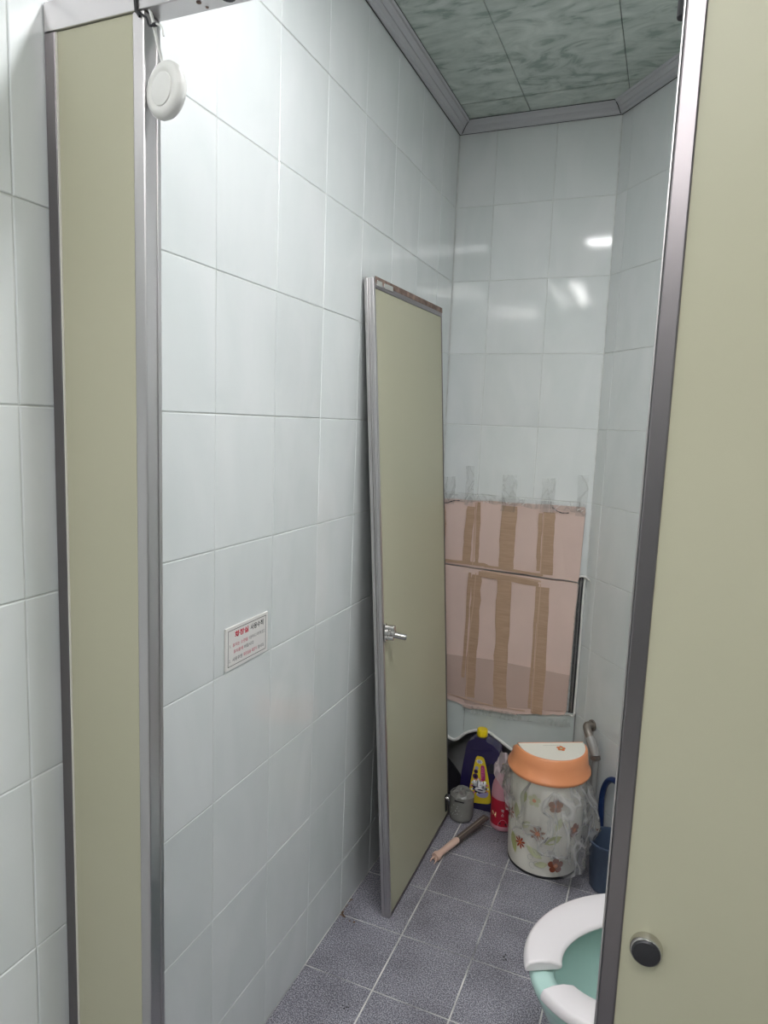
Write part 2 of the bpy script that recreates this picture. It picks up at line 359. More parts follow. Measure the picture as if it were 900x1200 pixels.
# ceiling slab and panels
ce = struct('ceiling', box((-.1, YF, CEILZ + .006), (XR + .1, YB + .2, CEILZ + .1)), BLACK)
px = [-.08, .25, .556, .862, 1.168, 1.474, 1.78, 2.3]; py = [YF, -1.0, 1.415, YB + .1]
for i in range(len(px) - 1):
    for j in range(len(py) - 1):
        obj('ceiling_panel', box((px[i] + .0008, py[j] + .003, CEILZ), (px[i + 1] - .0008, py[j + 1] - .003, CEILZ + .006)), CEIL, ce, bevel=.001, seg=1)
# crown moulding runs: profile in (distance from wall, z)
CP = [(.0005, -.027), (.006, -.030), (.012, -.028), (.014, -.020), (.022, -.014), (.026, -.015), (.030, -.010), (.036, -.004), (.043, -.006), (.047, -.002), (.047, 0), (.0005, 0)]
def crown(name, p0, p1, inward, miter0, miter1, m=MOLD):
    p0, p1, inward = Vector(p0), Vector(p1), Vector(inward); d = (p1 - p0).normalized(); bm = bmesh.new()
    A = [bm.verts.new(p0 + inward * a + d * (a * miter0) + Vector((0, 0, z))) for a, z in CP]
    B = [bm.verts.new(p1 + inward * a - d * (a * miter1) + Vector((0, 0, z))) for a, z in CP]
    n = len(CP)
    for k in range(n): bm.faces.new((A[k], A[(k + 1) % n], B[(k + 1) % n], B[k]))
    bm.faces.new(A); bm.faces.new(B)
    struct(name, bm, m)
half = math.tan((PI - math.acos(-DD.x)) / 2) if False else 0
ang = math.acos(max(-1, min(1, Vector((-1, 0, 0)).dot(DD))))           # interior angle at the right corner
crown('trim_1', (0, YF, CEILZ), (0, YB, CEILZ), (1, 0, 0), 0, 1)
crown('trim_2', (0, YB, CEILZ), (XC, YB, CEILZ), (0, -1, 0), 1, 1 / math.tan(ang / 2))
crown('trim_3', (XC, YB, CEILZ), tuple(oe + Vector((0, 0, CEILZ))), tuple(DN), 1 / math.tan(ang / 2), 0)

def seam(name, pts):
    struct(name, tube(pts, .0013, 6), BLACK)
cz = CEILZ - .0285; e1 = .0015
seam('trim_4', [(e1, YF, cz), (e1, YB - e1, cz)]); seam('trim_5', [(e1, YB - e1, cz), (XC - .001, YB - e1, cz)])
seam('trim_6', [tuple(o3 + DN * e1 + Vector((0, 0, cz))), tuple(oe + DN * e1 + Vector((0, 0, cz)))])
mi1 = CP[10][0]
seam('trim_7', [(.001, YB - .001, CEILZ - .029), (.0145, YB - .0145, CEILZ - .0275), (.03, YB - .03, CEILZ - .0115), (mi1, YB - mi1, CEILZ - .002)])
bis = (Vector((0, -1, 0)) + DN).normalized(); kk = 1 / math.sin(ang / 2)
seam('trim_8', [tuple(o3 + bis * (q * kk) + Vector((0, 0, CEILZ + z))) for q, z in ((.001, -.029), (.0145, -.0275), (.03, -.0115), (mi1, -.002))])
seam('trim_9', [(mi1, YF, CEILZ - .001), (mi1, YB - mi1, CEILZ - .001)]); seam('trim_10', [(mi1, YB - mi1, CEILZ - .001), tuple(o3 + bis * (mi1 * kk) + Vector((0, 0, CEILZ - .001)))])

# lower part of the back wall: white glazed panel with a scalloped lower edge, cement recess behind
EDGE = [(.0, .272), (.03, .268), (.052, .258), (.068, .232), (.082, .220), (.100, .217), (.118, .227), (.135, .245), (.155, .260), (.180, .271), (.210, .277), (.235, .273), (.262, .259), (.30, .238), (.35, .208), (.42, .165), (.48, .12), (.531, .085)]
bm = bmesh.new()
pts = [(p.x, p.y) for p in smooth_pts([(a, b, 0) for a, b in EDGE], 4)]
for (a, b), (c, d_) in zip(pts, pts[1:]):
    q = [(a, b), (c, d_), (c, .4062), (a, .4062)]
    fr = [bm.verts.new((x, YB - .010, z)) for x, z in q]; bk = [bm.verts.new((x, YB - .001, z)) for x, z in q]
    bm.faces.new(fr); bm.faces.new(bk[::-1]); bm.faces.new((fr[0], bk[0], bk[1], fr[1])); bm.faces.new((fr[3], fr[2], bk[2], bk[3]))
bmesh.ops.remove_doubles(bm, verts=bm.verts, dist=.0001)
obj('lower_panel', bm, WHITEPANEL, wb)
obj('panel_rim', tube([(x, YB - .011, z) for x, z in pts], .0058, 10), WHITEP, wb, smooth=True)
obj('panel_seam', box((.1335, YB - .0112, .262), (.1352, YB - .0095, .395)), GROUT_D, wb)
# cement wall below, with an arched hole
HOLE = [(.062, -.02), (.062, .165), (.085, .20), (.12, .235), (.16, .262), (.21, .275), (.262, .258), (.35, .208), (.42, .165), (.47, .12), (.47, -.02)]
def ringwall(y0, y1, outer, hole):
    bm = bmesh.new()
    segs = [(-.01, hole[0][0], None)]
    for (a, b), (c, d_) in zip(hole, hole[1:]):
        if abs(a - c) < 1e-6: continue
        segs.append((a, c, (b, d_)))
    segs.append((hole[-1][0], XC + .02, None))
    for a, c, zz in segs:
        b0, b1 = (zz if zz else (-.01, -.01))
        q = [(a, b0), (c, b1), (c, .41), (a, .41)]
        fr = [bm.verts.new((x, y0, z)) for x, z in q]; bk = [bm.verts.new((x, y1, z)) for x, z in q]
        bm.faces.new(fr); bm.faces.new(bk[::-1]); bm.faces.new((fr[0], bk[0], bk[1], fr[1])); bm.faces.new((fr[3], fr[2], bk[2], bk[3]))
        bm.faces.new((fr[0], fr[3], bk[3], bk[0])); bm.faces.new((fr[1], bk[1], bk[2], fr[2]))
    return bm
obj('cement_patch', ringwall(YB, YB + .03, None, HOLE), CONC, wb)
obj('recess_wall', box((-.02, YB + .10, -.01), (XC + .06, YB + .12, .41)), CONC, wb)

# window behind the cardboard: dark frame gap and white bead
wn = thing('window_1', 'dark narrow window frame beside the cardboard', 'window', (.52, YB, .405)); wn['kind'] = 'structure'
del wn['label']; del wn['category']
obj('frame', box((.5085, YB - .004, .405), (.5255, YB + .002, .900)), BLACKMET, wn, bevel=.001)
obj('frame_strip', box((.5165, YB - .007, .410), (.5195, YB - .003, .895)), ALU_D, wn)
bm = tube([(.5285, YB - .004, .40), (.530, YB - .005, .6), (.5285, YB - .004, .8), (.530, YB - .004, .905)], [.0035, .003, .0036, .004], 8)
obj('sealant_bead', bm, WHITEP, wn, smooth=True)
bm = tube(smooth_pts([(.495, YB - .010, .397), (.512, YB - .014, .404), (.525, YB - .012, .400), (.533, YB - .014, .414)], 4), .003, 6)
tube(smooth_pts([(.505, YB - .012, .898), (.520, YB - .012, .903), (.534, YB - .012, .900), (.548, YB - .035, .896)], 4), .0032, 6, bm)
obj('sealant_blob', bm, WHITEP, wn, smooth=True)

# ---------------------------------------------------------------- lights (tube fixtures on the ceiling, plus added unseen fill panels)
t = thing('ceiling_light', 'long slim tube light on the ceiling over the stall front', 'ceiling light', (.85, .11, 2.38))
bm = box((.255, .040, 2.3785), (.268, .170, CEILZ)); box((1.442, .040, 2.3785), (1.455, .170, CEILZ), bm); box((.268, .040, 2.3785), (1.442, .050, CEILZ), bm); box((.268, .160, 2.3785), (1.442, .170, CEILZ), bm); box((.268, .05, 2.40), (1.442, .16, CEILZ), bm)
obj('housing', bm, HOUSING, t)
obj('diffuser', box((.270, .062, 2.3755), (1.440, .148, 2.3995)), LAMPG, t, bevel=.004, seg=2)
t = thing('ceiling_light', 'slim tube light on the washroom ceiling, running along the left wall outside the stall', 'ceiling light', (.085, -1.32, 2.38))
obj('housing', box((.015, -1.80, 2.39), (.155, -.86, CEILZ)), HOUSING, t, bevel=.003)
obj('diffuser', box((.06, -1.74, 2.378), (.105, -.92, 2.3895)), LAMPH, t, bevel=.003)
t = thing('ceiling_light', 'added square fill light on the washroom ceiling before the right partition panel', 'ceiling light', (.85, -1.1, 2.38))  # added out-of-view lamp, brightens the right panel and the stall back
obj('housing', box((.60, -1.35, 2.39), (1.10, -.85, CEILZ)), HOUSING, t, bevel=.003)
obj('diffuser', box((.63, -1.32, 2.378), (1.07, -.88, 2.3895)), LAMPF, t, bevel=.003)

t = thing('ceiling_light', 'added square fill light at the far end of the washroom ceiling, behind the viewer', 'ceiling light', (.6, -2.05, 2.38))  # added behind the camera to light the bin and cardboard
obj('housing', box((.35, -2.30, 2.39), (.85, -1.80, CEILZ)), HOUSING, t, bevel=.003)
obj('diffuser', box((.38, -2.27, 2.378), (.82, -1.83, 2.3895)), LAMPF, t, bevel=.003)

# ---------------------------------------------------------------- front partition
PY0, PY1 = -.150, -.122
pt = thing('partition_panel', 'narrow sage green partition strip with aluminium edges, fixed between tiled wall and doorway', 'partition', (.08, -.135, 0))
obj('panel', box((.017, PY0 + .003, .0), (.141, PY1 - .003, 1.858)), GREEN, pt)
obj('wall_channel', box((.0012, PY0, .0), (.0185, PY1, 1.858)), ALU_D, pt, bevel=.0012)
obj('edge_strip', box((.0187, PY0 + .0005, .0), (.0202, PY0 + .004, 1.857)), LIP, pt)
bm = box((.1395, PY0, .0), (.157, PY1, 1.858)); obj('post', bm, ALU, pt, bevel=.0018)
bm = box((.1568, PY1 - .0085, .002), (.1584, PY1 - .0045, 1.855))
obj('post_ridge', bm, ALU, pt, bevel=.0006)
pr = thing('partition_panel', 'wide sage green partition panel at the right with a round dark knob and dark metal edge post', 'partition', (1.2, -.135, 0))
# the right panel continues to the diagonal wall
sx_end = o3.x + (PY1 - o3.y) / DD.y * DD.x - .006
obj('panel', box((.750, PY0 + .003, .0), (sx_end, PY1 - .003, 1.858)), GREEN, pr)
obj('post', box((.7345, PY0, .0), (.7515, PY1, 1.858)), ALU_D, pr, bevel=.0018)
obj('post_lip', box((.7325, PY0 + .001, .0), (.7343, PY0 + .008, 1.857)), ALU, pr, bevel=.0005)
kn = lathe((0, 0, 0), [(.0150, 0), (.0155, .002), (.0150, .009), (.0138, .0105)], 32)
bmesh.ops.transform(kn, matrix=Matrix.Translation((.7745, PY0 + .003, .897)) @ Matrix.Rotation(PI / 2, 4, 'X'), verts=kn.verts)
kno = obj('knob', kn, CHROME, pr, smooth=True, label='round chrome rim of the dark knob')
kn = lathe((0, 0, 0), [(.0132, .0100), (.0134, .0112), (.0120, .0125), (.004, .0130)], 32)
bmesh.ops.transform(kn, matrix=Matrix.Translation((.7745, PY0 + .003, .897)) @ Matrix.Rotation(PI / 2, 4, 'X'), verts=kn.verts)
obj('knob_cap', kn, BLACKMET, kno, smooth=True)
obj('tape_residue', box((.868, PY0 + .0026, 1.218), (.955, PY0 + .0031, 1.236)), RESID, pr)
bm = bmesh.new()
for (x, z, r_) in ((.874, 1.211, .0008), (.8795, 1.2107, .0010), (.882, 1.2106, .0012), (.867, 1.224, .0006)):
    tube([(x, PY0 + .0022, z), (x, PY0 + .0032, z)], r_, 8, bm)
obj('screw_hole', bm, SPOT, pr)
rl = thing('overhead_rail', 'brushed metal rail running over the stall doorway', 'rail', (1.0, -.135, 1.858))
bm = box((.0012, PY0 - .0006, 1.8585), (sx_end, PY1 + .0006, 1.893)); obj('rail', bm, ALU, rl, bevel=.0012)
bm = tube([(.262, -.136, 1.8578), (.262, -.136, 1.8590)], .0085, 16); obj('screw_hole', bm, BLACK, rl)
bm = tube([(.225, -.139, 1.8578), (.225, -.139, 1.859)], .003, 10); tube([(.228, -.128, 1.8578), (.228, -.128, 1.859)], .0018, 8, bm); obj('rust_spot', bm, RUST, rl)
# black cord tied round the rail
bm = bmesh.new()
xx = .1455
for dx in (0, .0035):
    tube([(xx + dx, PY0 - .0022, 1.905 - .01), (xx + dx * .6, PY0 - .0022, 1.870), (xx + dx * .3 + .001, PY0 - .002, 1.857), (xx + .006, PY0 - .0015, 1.850)], .0013, 8, bm)
    tube([(xx + dx, PY0 - .0022, 1.895), (xx + dx, PY1 + .002, 1.895), (xx + dx, PY1 + .002, 1.858), (xx + .012, -.135, 1.8565), (xx + .006, PY0 - .0015, 1.8545)], .0013, 8, bm)
tube(smooth_pts([(xx + .001, PY0 - .002, 1.856), (.1605, PY0 - .001, 1.848), (.166, PY0 - .002, 1.838), (.1745, PY0 - .002, 1.8375)], 4), .0013, 8, bm)
tube([(.172, PY0 - .002, 1.8375), (.1765, PY0 - .002, 1.8372)], .0022, 8, bm)
tag(obj('cord', bm, BLACK, smooth=True), 'black cord tied around the overhead rail above the left post', 'cord')
# hanging air freshener
t = thing('air_freshener', 'round white plastic air freshener hanging beside the top of the left post', 'air freshener', (.188, -.142, 1.76))
bm = lathe((0, 0, 0), [(.003, -.010), (.024, -.0098), (.0315, -.0075), (.0345, -.002), (.0345, .003), (.032, .007), (.026, .009), (.023, .0085), (.020, .0066), (.003, .0060)], 40)
AF = Matrix.Translation((.1885, -.150, 1.766)) @ Matrix.Rotation(math.radians(-14), 4, 'Z') @ Matrix.Rotation(PI / 2, 4, 'X') @ Matrix.Scale(.90, 4)
bmesh.ops.transform(bm, matrix=AF, verts=bm.verts); obj('case', bm, WHITEP, t, smooth=True, angle=60)
bm = lathe((0, 0, 0), [(.003, .0075), (.016, .0090), (.0195, .0082), (.0200, .0062)], 32)
bmesh.ops.transform(bm, matrix=AF, verts=bm.verts); obj('cover', bm, WHITEP, t, smooth=True)
bm = tube(smooth_pts([(.183, -.149, 1.796), (.172, -.148, 1.828), (.166, -.1475, 1.850), (.163, -.147, 1.856)], 4), .0028, 8, flat=.5); obj('strap', bm, WHITEP, t, smooth=True)
bm = tube(smooth_pts([(.176, -.1525, 1.838), (.1845, -.1525, 1.833), (.187, -.1525, 1.823)], 5), .0011, 8)
obj('hook', bm, WHITEP, t, smooth=True)
# black bumper on the right post
tag(obj('door_bumper', tube([(.7320, -.118, 1.764), (.7320, -.118, 1.785)], .0055, 16), BLACK, smooth=True, bevel=.0015), 'small black rubber bumper at the top of the right doorway post', 'bumper')

# ---------------------------------------------------------------- sign
sg = thing('wall_sign', 'small white toilet rules sign with red and black Korean writing', 'sign', (0.002, .305, .910))
SH = Matrix.Translation((0, .2305, .9105)) @ Matrix(((0, 0, 1, 0), (1, 0, 0, 0), (0, 1, 0, 0), (0, 0, 0, 1)))    # local x -> world y, y -> z, z -> x
W_, H_ = .149, .086
obj('plate', box((0, 0, .0005), (W_, H_, .0040), mw=SH), SIGNW, sg, bevel=.0008)
bm = bmesh.new(); b0, b1 = .0075, .0085
for lo, hi in (((b0, b0 - .0006), (W_ - b0, b0 + .0004)), ((b0, H_ - b0), (W_ - b0, H_ - b0 + .001)), ((b0, b0), (b0 + .001, H_ - b0)), ((W_ - b0 - .001, b0), (W_ - b0, H_ - b0))):
    box((*lo, .0040), (*hi, .00425), bm, SH)
obj('border_line', bm, INK_K, sg)
def text(body, x, y, width, height, m, parent, mw, name='lettering', z=.0041, bold=0.0, depth=.0001, local=False):
    cu = bpy.data.curves.new('tmp', 'FONT'); cu.body = body; cu.offset = bold; cu.resolution_u = 2
    ob = bpy.data.objects.new('tmp', cu); C.objects.link(ob); bpy.context.view_layer.update()
    me = bpy.data.meshes.new_from_object(ob.evaluated_get(bpy.context.evaluated_depsgraph_get()))
    bm = bmesh.new(); bm.from_mesh(me); bpy.data.objects.remove(ob); bpy.data.curves.remove(cu); bpy.data.meshes.remove(me)
    xs_ = [v.co.x for v in bm.verts]; ys_ = [v.co.y for v in bm.verts]
    a, b, c_, d_ = min(xs_), max(xs_), min(ys_), max(ys_)
    for v in bm.verts: v.co = Vector((x + (v.co.x - a) / (b - a) * width, y + (v.co.y - c_) / (d_ - c_) * height, z))
    r = bmesh.ops.extrude_face_region(bm, geom=bm.faces[:]); vv = [g for g in r['geom'] if isinstance(g, bmesh.types.BMVert)]
    bmesh.ops.translate(bm, verts=vv, vec=(0, 0, depth))
    bmesh.ops.transform(bm, matrix=mw, verts=bm.verts)
    return obj(name, bm, m, parent, local=local)
text('화장실', .030, .0615, .047, .0125, INK_R, sg, SH, bold=.03)
text('사용수칙', .084, .0615, .047, .0125, INK_K, sg, SH, bold=.02)
text('1. ', .013, .045, .004, .006, INK_G, sg, SH)
text('휴지는 소량을', .023, .0435, .052, .0078, INK_P, sg, SH, bold=.012)
text('이용하시고 바닥에 말고', .079, .0435, .058, .0078, INK_G, sg, SH)
text('휴지통에', .026, .0300, .032, .0078, INK_P, sg, SH, bold=.012)
text('버립시다', .062, .0300, .034, .0078, INK_G, sg, SH, bold=.012)
text('2.', .011, .0155, .005, .006, INK_G, sg, SH)
text('사용후엔', .022, .0145, .034, .0078, INK_G, sg, SH, bold=.012)
text('화장실을 깨끗이', .060, .0145, .048, .0078, INK_P, sg, SH, bold=.012)
text('합시다.', .112, .0145, .023, .0078, INK_G, sg, SH, bold=.012)

# ---------------------------------------------------------------- leaning door
A = Vector((.139, .837, .001)); th = math.atan(.105 / 1.76); ph = .021
v0 = Vector((-math.sin(th), 0, math.cos(th))); u0 = Vector((0, 1, 0))
U = u0 * math.cos(ph) + v0 * math.sin(ph); V = v0 * math.cos(ph) - u0 * math.sin(ph); Nn = U.cross(V)
MD = Matrix((U, V, Nn)).transposed().to_4x4(); MD.translation = A           # local x = width, y = height, z = out of the face
dr = thing('detached_door', 'sage green stall door taken off and leaning against the tiled left wall', 'door', mw=MD)
DW, DH, DT = .56, 1.765, .027
def dob(name, bm, m, parent=dr, **k): return obj(name, bm, m, parent, local=True, **k)
dob('panel', box((.010, .008, -DT + .004), (DW - .006, DH - .024, -.0015)), GREEN)
dob('edge_strip', (lambda b: (box((-.001, 0, -.0105), (.012, DH, .0), b), box((.0, 0, -.0165), (.010, DH, -.0105), b), box((-.001, 0, -DT), (.012, DH, -.0165), b), b)[-1])(bmesh.new()), ALU, bevel=.0018)
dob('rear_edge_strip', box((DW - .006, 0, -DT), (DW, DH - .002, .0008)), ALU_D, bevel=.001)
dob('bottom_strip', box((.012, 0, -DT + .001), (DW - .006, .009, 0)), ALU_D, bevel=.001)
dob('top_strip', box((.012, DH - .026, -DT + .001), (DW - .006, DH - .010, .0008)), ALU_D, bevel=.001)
bm = box((.010, DH - .012, -.0008), (DW + .003, DH + .004, .0012)); box((.010, DH - .012, -DT), (DW + .003, DH + .004, -DT + .002), bm); box((.012, DH - .014, -DT), (DW, DH - .012, .0), bm)
tp = dob('top_channel', bm, RUST, bevel=.0005, label='open rusty channel along the top of the door')
bm = bmesh.new()
for a, b in ((.05, .085), (.10, .16)): box((a, DH - .020, .0), (b, DH - .006, .0032), bm, Matrix.Rotation(.02, 4, 'Z'))
dob('metal_clip', bm, CHROME, tp, bevel=.001)
dob('back_sheet', box((.012, .004, -DT), (DW - .008, DH - .022, -DT + .0035)), DARKBACK)
# lock: backplate, cross-shaped housing, barrel and thumb turn
lk_ = dob('lock', (lambda b: (box((.006, .812, .001), (.020, .862, .0045), b), tube([(.014, .852, .003), (.014, .852, .030)], .0075, 14, b), tube([(.014, .824, .003), (.014, .824, .026)], .0075, 14, b), b)[-1])(bmesh.new()), CHROME, bevel=.001, smooth=True, label='chrome lock with a short lever')
dob('lock_case', (lambda b: (tube([(.016, .838, .003), (.016, .838, .012), (.016, .838, .014), (.016, .838, .030)], [.0125, .0125, .0085, .0085], 20, b), tube([(.004, .838, .016), (.030, .838, .016)], .0048, 12, b), tube([(.016, .828, .024), (.016, .850, .024)], .0042, 12, b), b)[-1])(bmesh.new()), CHROME, lk_, smooth=True, bevel=.0006)
dob('thumb_turn', (lambda b: (tube([(.016, .833, .020), (.030, .824, .052)], [.0085, .0085], 16, b), tube([(.030, .824, .052), (.0315, .823, .0555)], [.0092, .007], 16, b), b)[-1])(bmesh.new()), CHROME, lk_, smooth=True)
hb = dob('bolt_bracket', box((.520, .030, .0), (.536, .090, .004)), BLACKMET, bevel=.001)
dob('bolt_head', tube([(.528, .078, .003), (.528, .078, .013)], [.0075, .006], 14), CHROME, hb, smooth=True)

# ---------------------------------------------------------------- cardboard over the window
def jag(a, b, n, amp, seed):
    rnd = random.Random(seed); out = []
    for i in range(n + 1):
        t_ = i / n; out.append((a[0] + (b[0] - a[0]) * t_ + rnd.uniform(-amp, amp) * .4, a[1] + (b[1] - a[1]) * t_ + rnd.uniform(-amp, amp)))
    return out
def sheet(name, label, outline, y0, y1):
    t = thing(name, label, 'cardboard', (sum(p[0] for p in outline) / len(outline), (y0 + y1) / 2, min(p[1] for p in outline)), group=None)
    bm = bmesh.new(); fr = [bm.verts.new((x, y0 - .004 * math.sin(x * 9 + z * 5) ** 2, z)) for x, z in outline]; bk = [bm.verts.new((x, y1, z)) for x, z in outline]
    bm.faces.new(fr); bm.faces.new(bk[::-1])
    for i in range(len(outline)): bm.faces.new((fr[i], fr[(i + 1) % len(outline)], bk[(i + 1) % len(outline)], bk[i]))
    bmesh.ops.triangulate(bm, faces=[f for f in bm.faces if len(f.verts) > 4])
    obj('board', bm, CARD, t); return t
YC = YB - .0095      # back face of boards
up = sheet('cardboard_sheet', 'upper cardboard sheet taped over the window, short and wide', jag((.003, .896), (.17, .889), 5, .0015, 1) + jag((.19, .892), (.508, .882), 8, .0015, 2) + jag((.512, .90), (.515, 1.135), 6, .001, 3) + jag((.512, 1.143), (.003, 1.132), 12, .0018, 4), YC - .006, YC)
lw = sheet('cardboard_sheet', 'lower cardboard sheet taped over the window, tall with a ragged bottom edge', jag((.003, .384), (.125, .364), 5, .003, 5) + jag((.130, .352), (.33, .366), 8, .0035, 6) + jag((.34, .374), (.497, .398), 8, .003, 7) + jag((.503, .41), (.511, .872), 10, .0018, 8) + jag((.508, .877), (.19, .884), 8, .0012, 9) + jag((.17, .885), (.003, .890), 5, .0012, 10), YC - .006, YC)
def strip(parent, m, pts, w_, y, name='tape_strip', jagx=.0015, seed=0, th_=.0006, label=None):
    """ribbon following pts (x,z) on the plane y"""
    rnd = random.Random(seed); P = smooth_pts([(a, 0, b) for a, b in pts], 5); bm = bmesh.new(); L_, R_ = [], []
    for i, p in enumerate(P):
        d = (P[min(i + 1, len(P) - 1)] - P[max(i - 1, 0)]).normalized(); n = Vector((-d.z, 0, d.x))
        L_.append(p + n * (w_ / 2 + rnd.uniform(-jagx, jagx))); R_.append(p - n * (w_ / 2 + rnd.uniform(-jagx, jagx)))
    for s in (L_, R_):
        for q in s: q.y = y - rnd.uniform(0, .0005)
    a = [bm.verts.new(q) for q in L_]; b = [bm.verts.new(q) for q in R_]
    a2 = [bm.verts.new(q + Vector((0, th_, 0))) for q in L_]; b2 = [bm.verts.new(q + Vector((0, th_, 0))) for q in R_]
    for i in range(len(a) - 1):
        bm.faces.new((a[i], a[i + 1], b[i + 1], b[i])); bm.faces.new((a2[i], b2[i], b2[i + 1], a2[i + 1])); bm.faces.new((a[i], a2[i], a2[i + 1], a[i + 1])); bm.faces.new((b[i], b[i + 1], b2[i + 1], b2[i]))
    bm.faces.new((a[0], b[0], b2[0], a2[0])); bm.faces.new((a[-1], a2[-1], b2[-1], b[-1]))
    return obj(name, bm, m, parent, label=label)
YT = YC - .0106
strip(up, TAPE, [(.112, .905), (.113, 1.0), (.119, 1.112)], .030, YT, seed=1)
strip(up, TAPE, [(.150, .905), (.149, 1.0), (.147, 1.13)], .014, YT, seed=2)
strip(up, TAPE, [(.258, .90), (.257, 1.0), (.259, 1.125)], .054, YT, seed=3)
strip(up, TAPE, [(.372, .905), (.369, 1.0), (.368, 1.11)], .014, YT, seed=4)
strip(up, TAPE, [(.402, .895), (.399, 1.0), (.397, 1.115)], .040, YT, seed=5)
strip(up, TAPE, [(.004, .905), (.16, .905), (.19, .902)], .012, YT - .0003, seed=6)
strip(up, TAPE, [(.18, .902), (.30, .896), (.39, .893)], .010, YT - .0003, seed=8)
strip(up, TAPE_E, [(.136, .900), (.137, 1.0), (.136, 1.128)], .0035, YT - .0004, name='tape_edge', jagx=.0006)
strip(up, TAPE_E, [(.381, .895), (.380, 1.0), (.379, 1.11)], .0035, YT - .0004, name='tape_edge', jagx=.0006)
strip(up, TAPE, [(.012, .93), (.018, 1.02), (.010, 1.11)], .020, YT, seed=7)
strip(lw, TAPE, [(.123, .47), (.126, .66), (.128, .87)], .012, YT, seed=11)
strip(lw, TAPE, [(.154, .40), (.151, .55), (.155, .70), (.153, .865)], .036, YT, seed=12, jagx=.003)
strip(lw, TAPE, [(.268, .385), (.262, .50), (.258, .70), (.255, .868)], .050, YT, seed=13, jagx=.003)
strip(lw, TAPE, [(.373, .40), (.374, .60), (.373, .86)], .010, YT, seed=14)
strip(lw, TAPE, [(.402, .385), (.401, .60), (.395, .85)], .040, YT, seed=15)
strip(lw, TAPE, [(.16, .870), (.26, .866), (.375, .860)], .020, YT - .0003, seed=16)
strip(lw, TAPE_E, [(.14, .39), (.138, .6), (.147, .76), (.150, .872)], .003, YT - .0004, name='tape_edge', jagx=.0006)
strip(lw, TAPE_E, [(.385, .39), (.383, .6), (.384, .86)], .003, YT - .0004, name='tape_edge', jagx=.0006)
strip(lw, TAPE_E, [(.17, .881), (.28, .877), (.385, .869)], .006, YT - .0006, name='tape_edge', jagx=.001)
strip(lw, TAPE_E, [(.003, .402), (.12, .392), (.25, .383), (.36, .388)], .003, YT - .0006, name='tape_edge', jagx=.0012)
CARD2 = mat('darker_cardboard', (.50, .375, .33), .8, spec=.2, vary=((.55, .41, .36), 6, 3))
bm = bmesh.new()
vs4 = [bm.verts.new((x, YT + .0004, z)) for x, z in ((.004, .405), (.125, .392), (.135, .375), (.335, .392), (.50, .415), (.506, .548), (.25, .556), (.004, .548))]
bm.faces.new(vs4); r = bmesh.ops.extrude_face_region(bm, geom=bm.faces[:]); bmesh.ops.translate(bm, verts=[g for g in r['geom'] if isinstance(g, bmesh.types.BMVert)], vec=(0, .004, 0))
obj('dark_patch', bm, CARD2, lw, label='darker overlapping piece of cardboard at the bottom')
# clear tapes holding the top edge
ct = [(.034, 1.150, 1.215, .040), (.108, 1.15, 1.258, .030), (.252, 1.14, 1.235, .050), (.387, 1.148, 1.232, .045), (.500, 1.145, 1.25, .034)]
for k, (x, za, zb, w_) in enumerate(ct):
    strip(up, CLEARTAPE, [(x, za - .035), (x + .002, (za + zb) / 2), (x, zb)], w_, YB - .0185 if k < 0 else YT - .0012, name='clear_tape', seed=20 + k, th_=.0004)
strip(up, CLEARTAPE, [(.004, 1.140), (.15, 1.146), (.30, 1.142), (.516, 1.140)], .030, YT - .0018, name='clear_tape', seed=31, jagx=.005, th_=.0004)
strip(lw, CLEARTAPE, [(.13, .357), (.30, .357), (.52, .375)], .028, YT - .0016, name='clear_tape', seed=32, jagx=.004, th_=.0004)
strip(lw, CLEARTAPE, [(.512, .40), (.514, .65), (.516, .89)], .016, YT - .0016, name='clear_tape', seed=33, jagx=.002, th_=.0004)
SHINE = mat('crinkled_tape_ridge', (.80, .80, .78), .25)
bm = bmesh.new(); rnd = random.Random(5)
for x0 in (.045, .135, .165, .17, .25, .265, .30, .41, .425, .432, .455, .47, .487, .40, .51):
    p = Vector((x0, YT - .003, 1.137 + rnd.uniform(-.012, .008))); q = p + Vector((rnd.uniform(-.014, .016), -.001, rnd.uniform(-.010, .016)))
    obj('tape_crinkle', tube([p, (p + q) / 2 + Vector((0, -.001, .001)), q], [.0004, .0012, .0003], 5), SHINE, up)
strip(up, SPOT, [(.004, 1.116), (.03, 1.119), (.05, 1.128), (.075, 1.131)], .0022, YT - .002, name='tear', jagx=.0008)
strip(up, SPOT, [(.405, 1.133), (.42, 1.123), (.44, 1.117), (.462, 1.119)], .0022, YT - .002, name='tear', jagx=.0008)

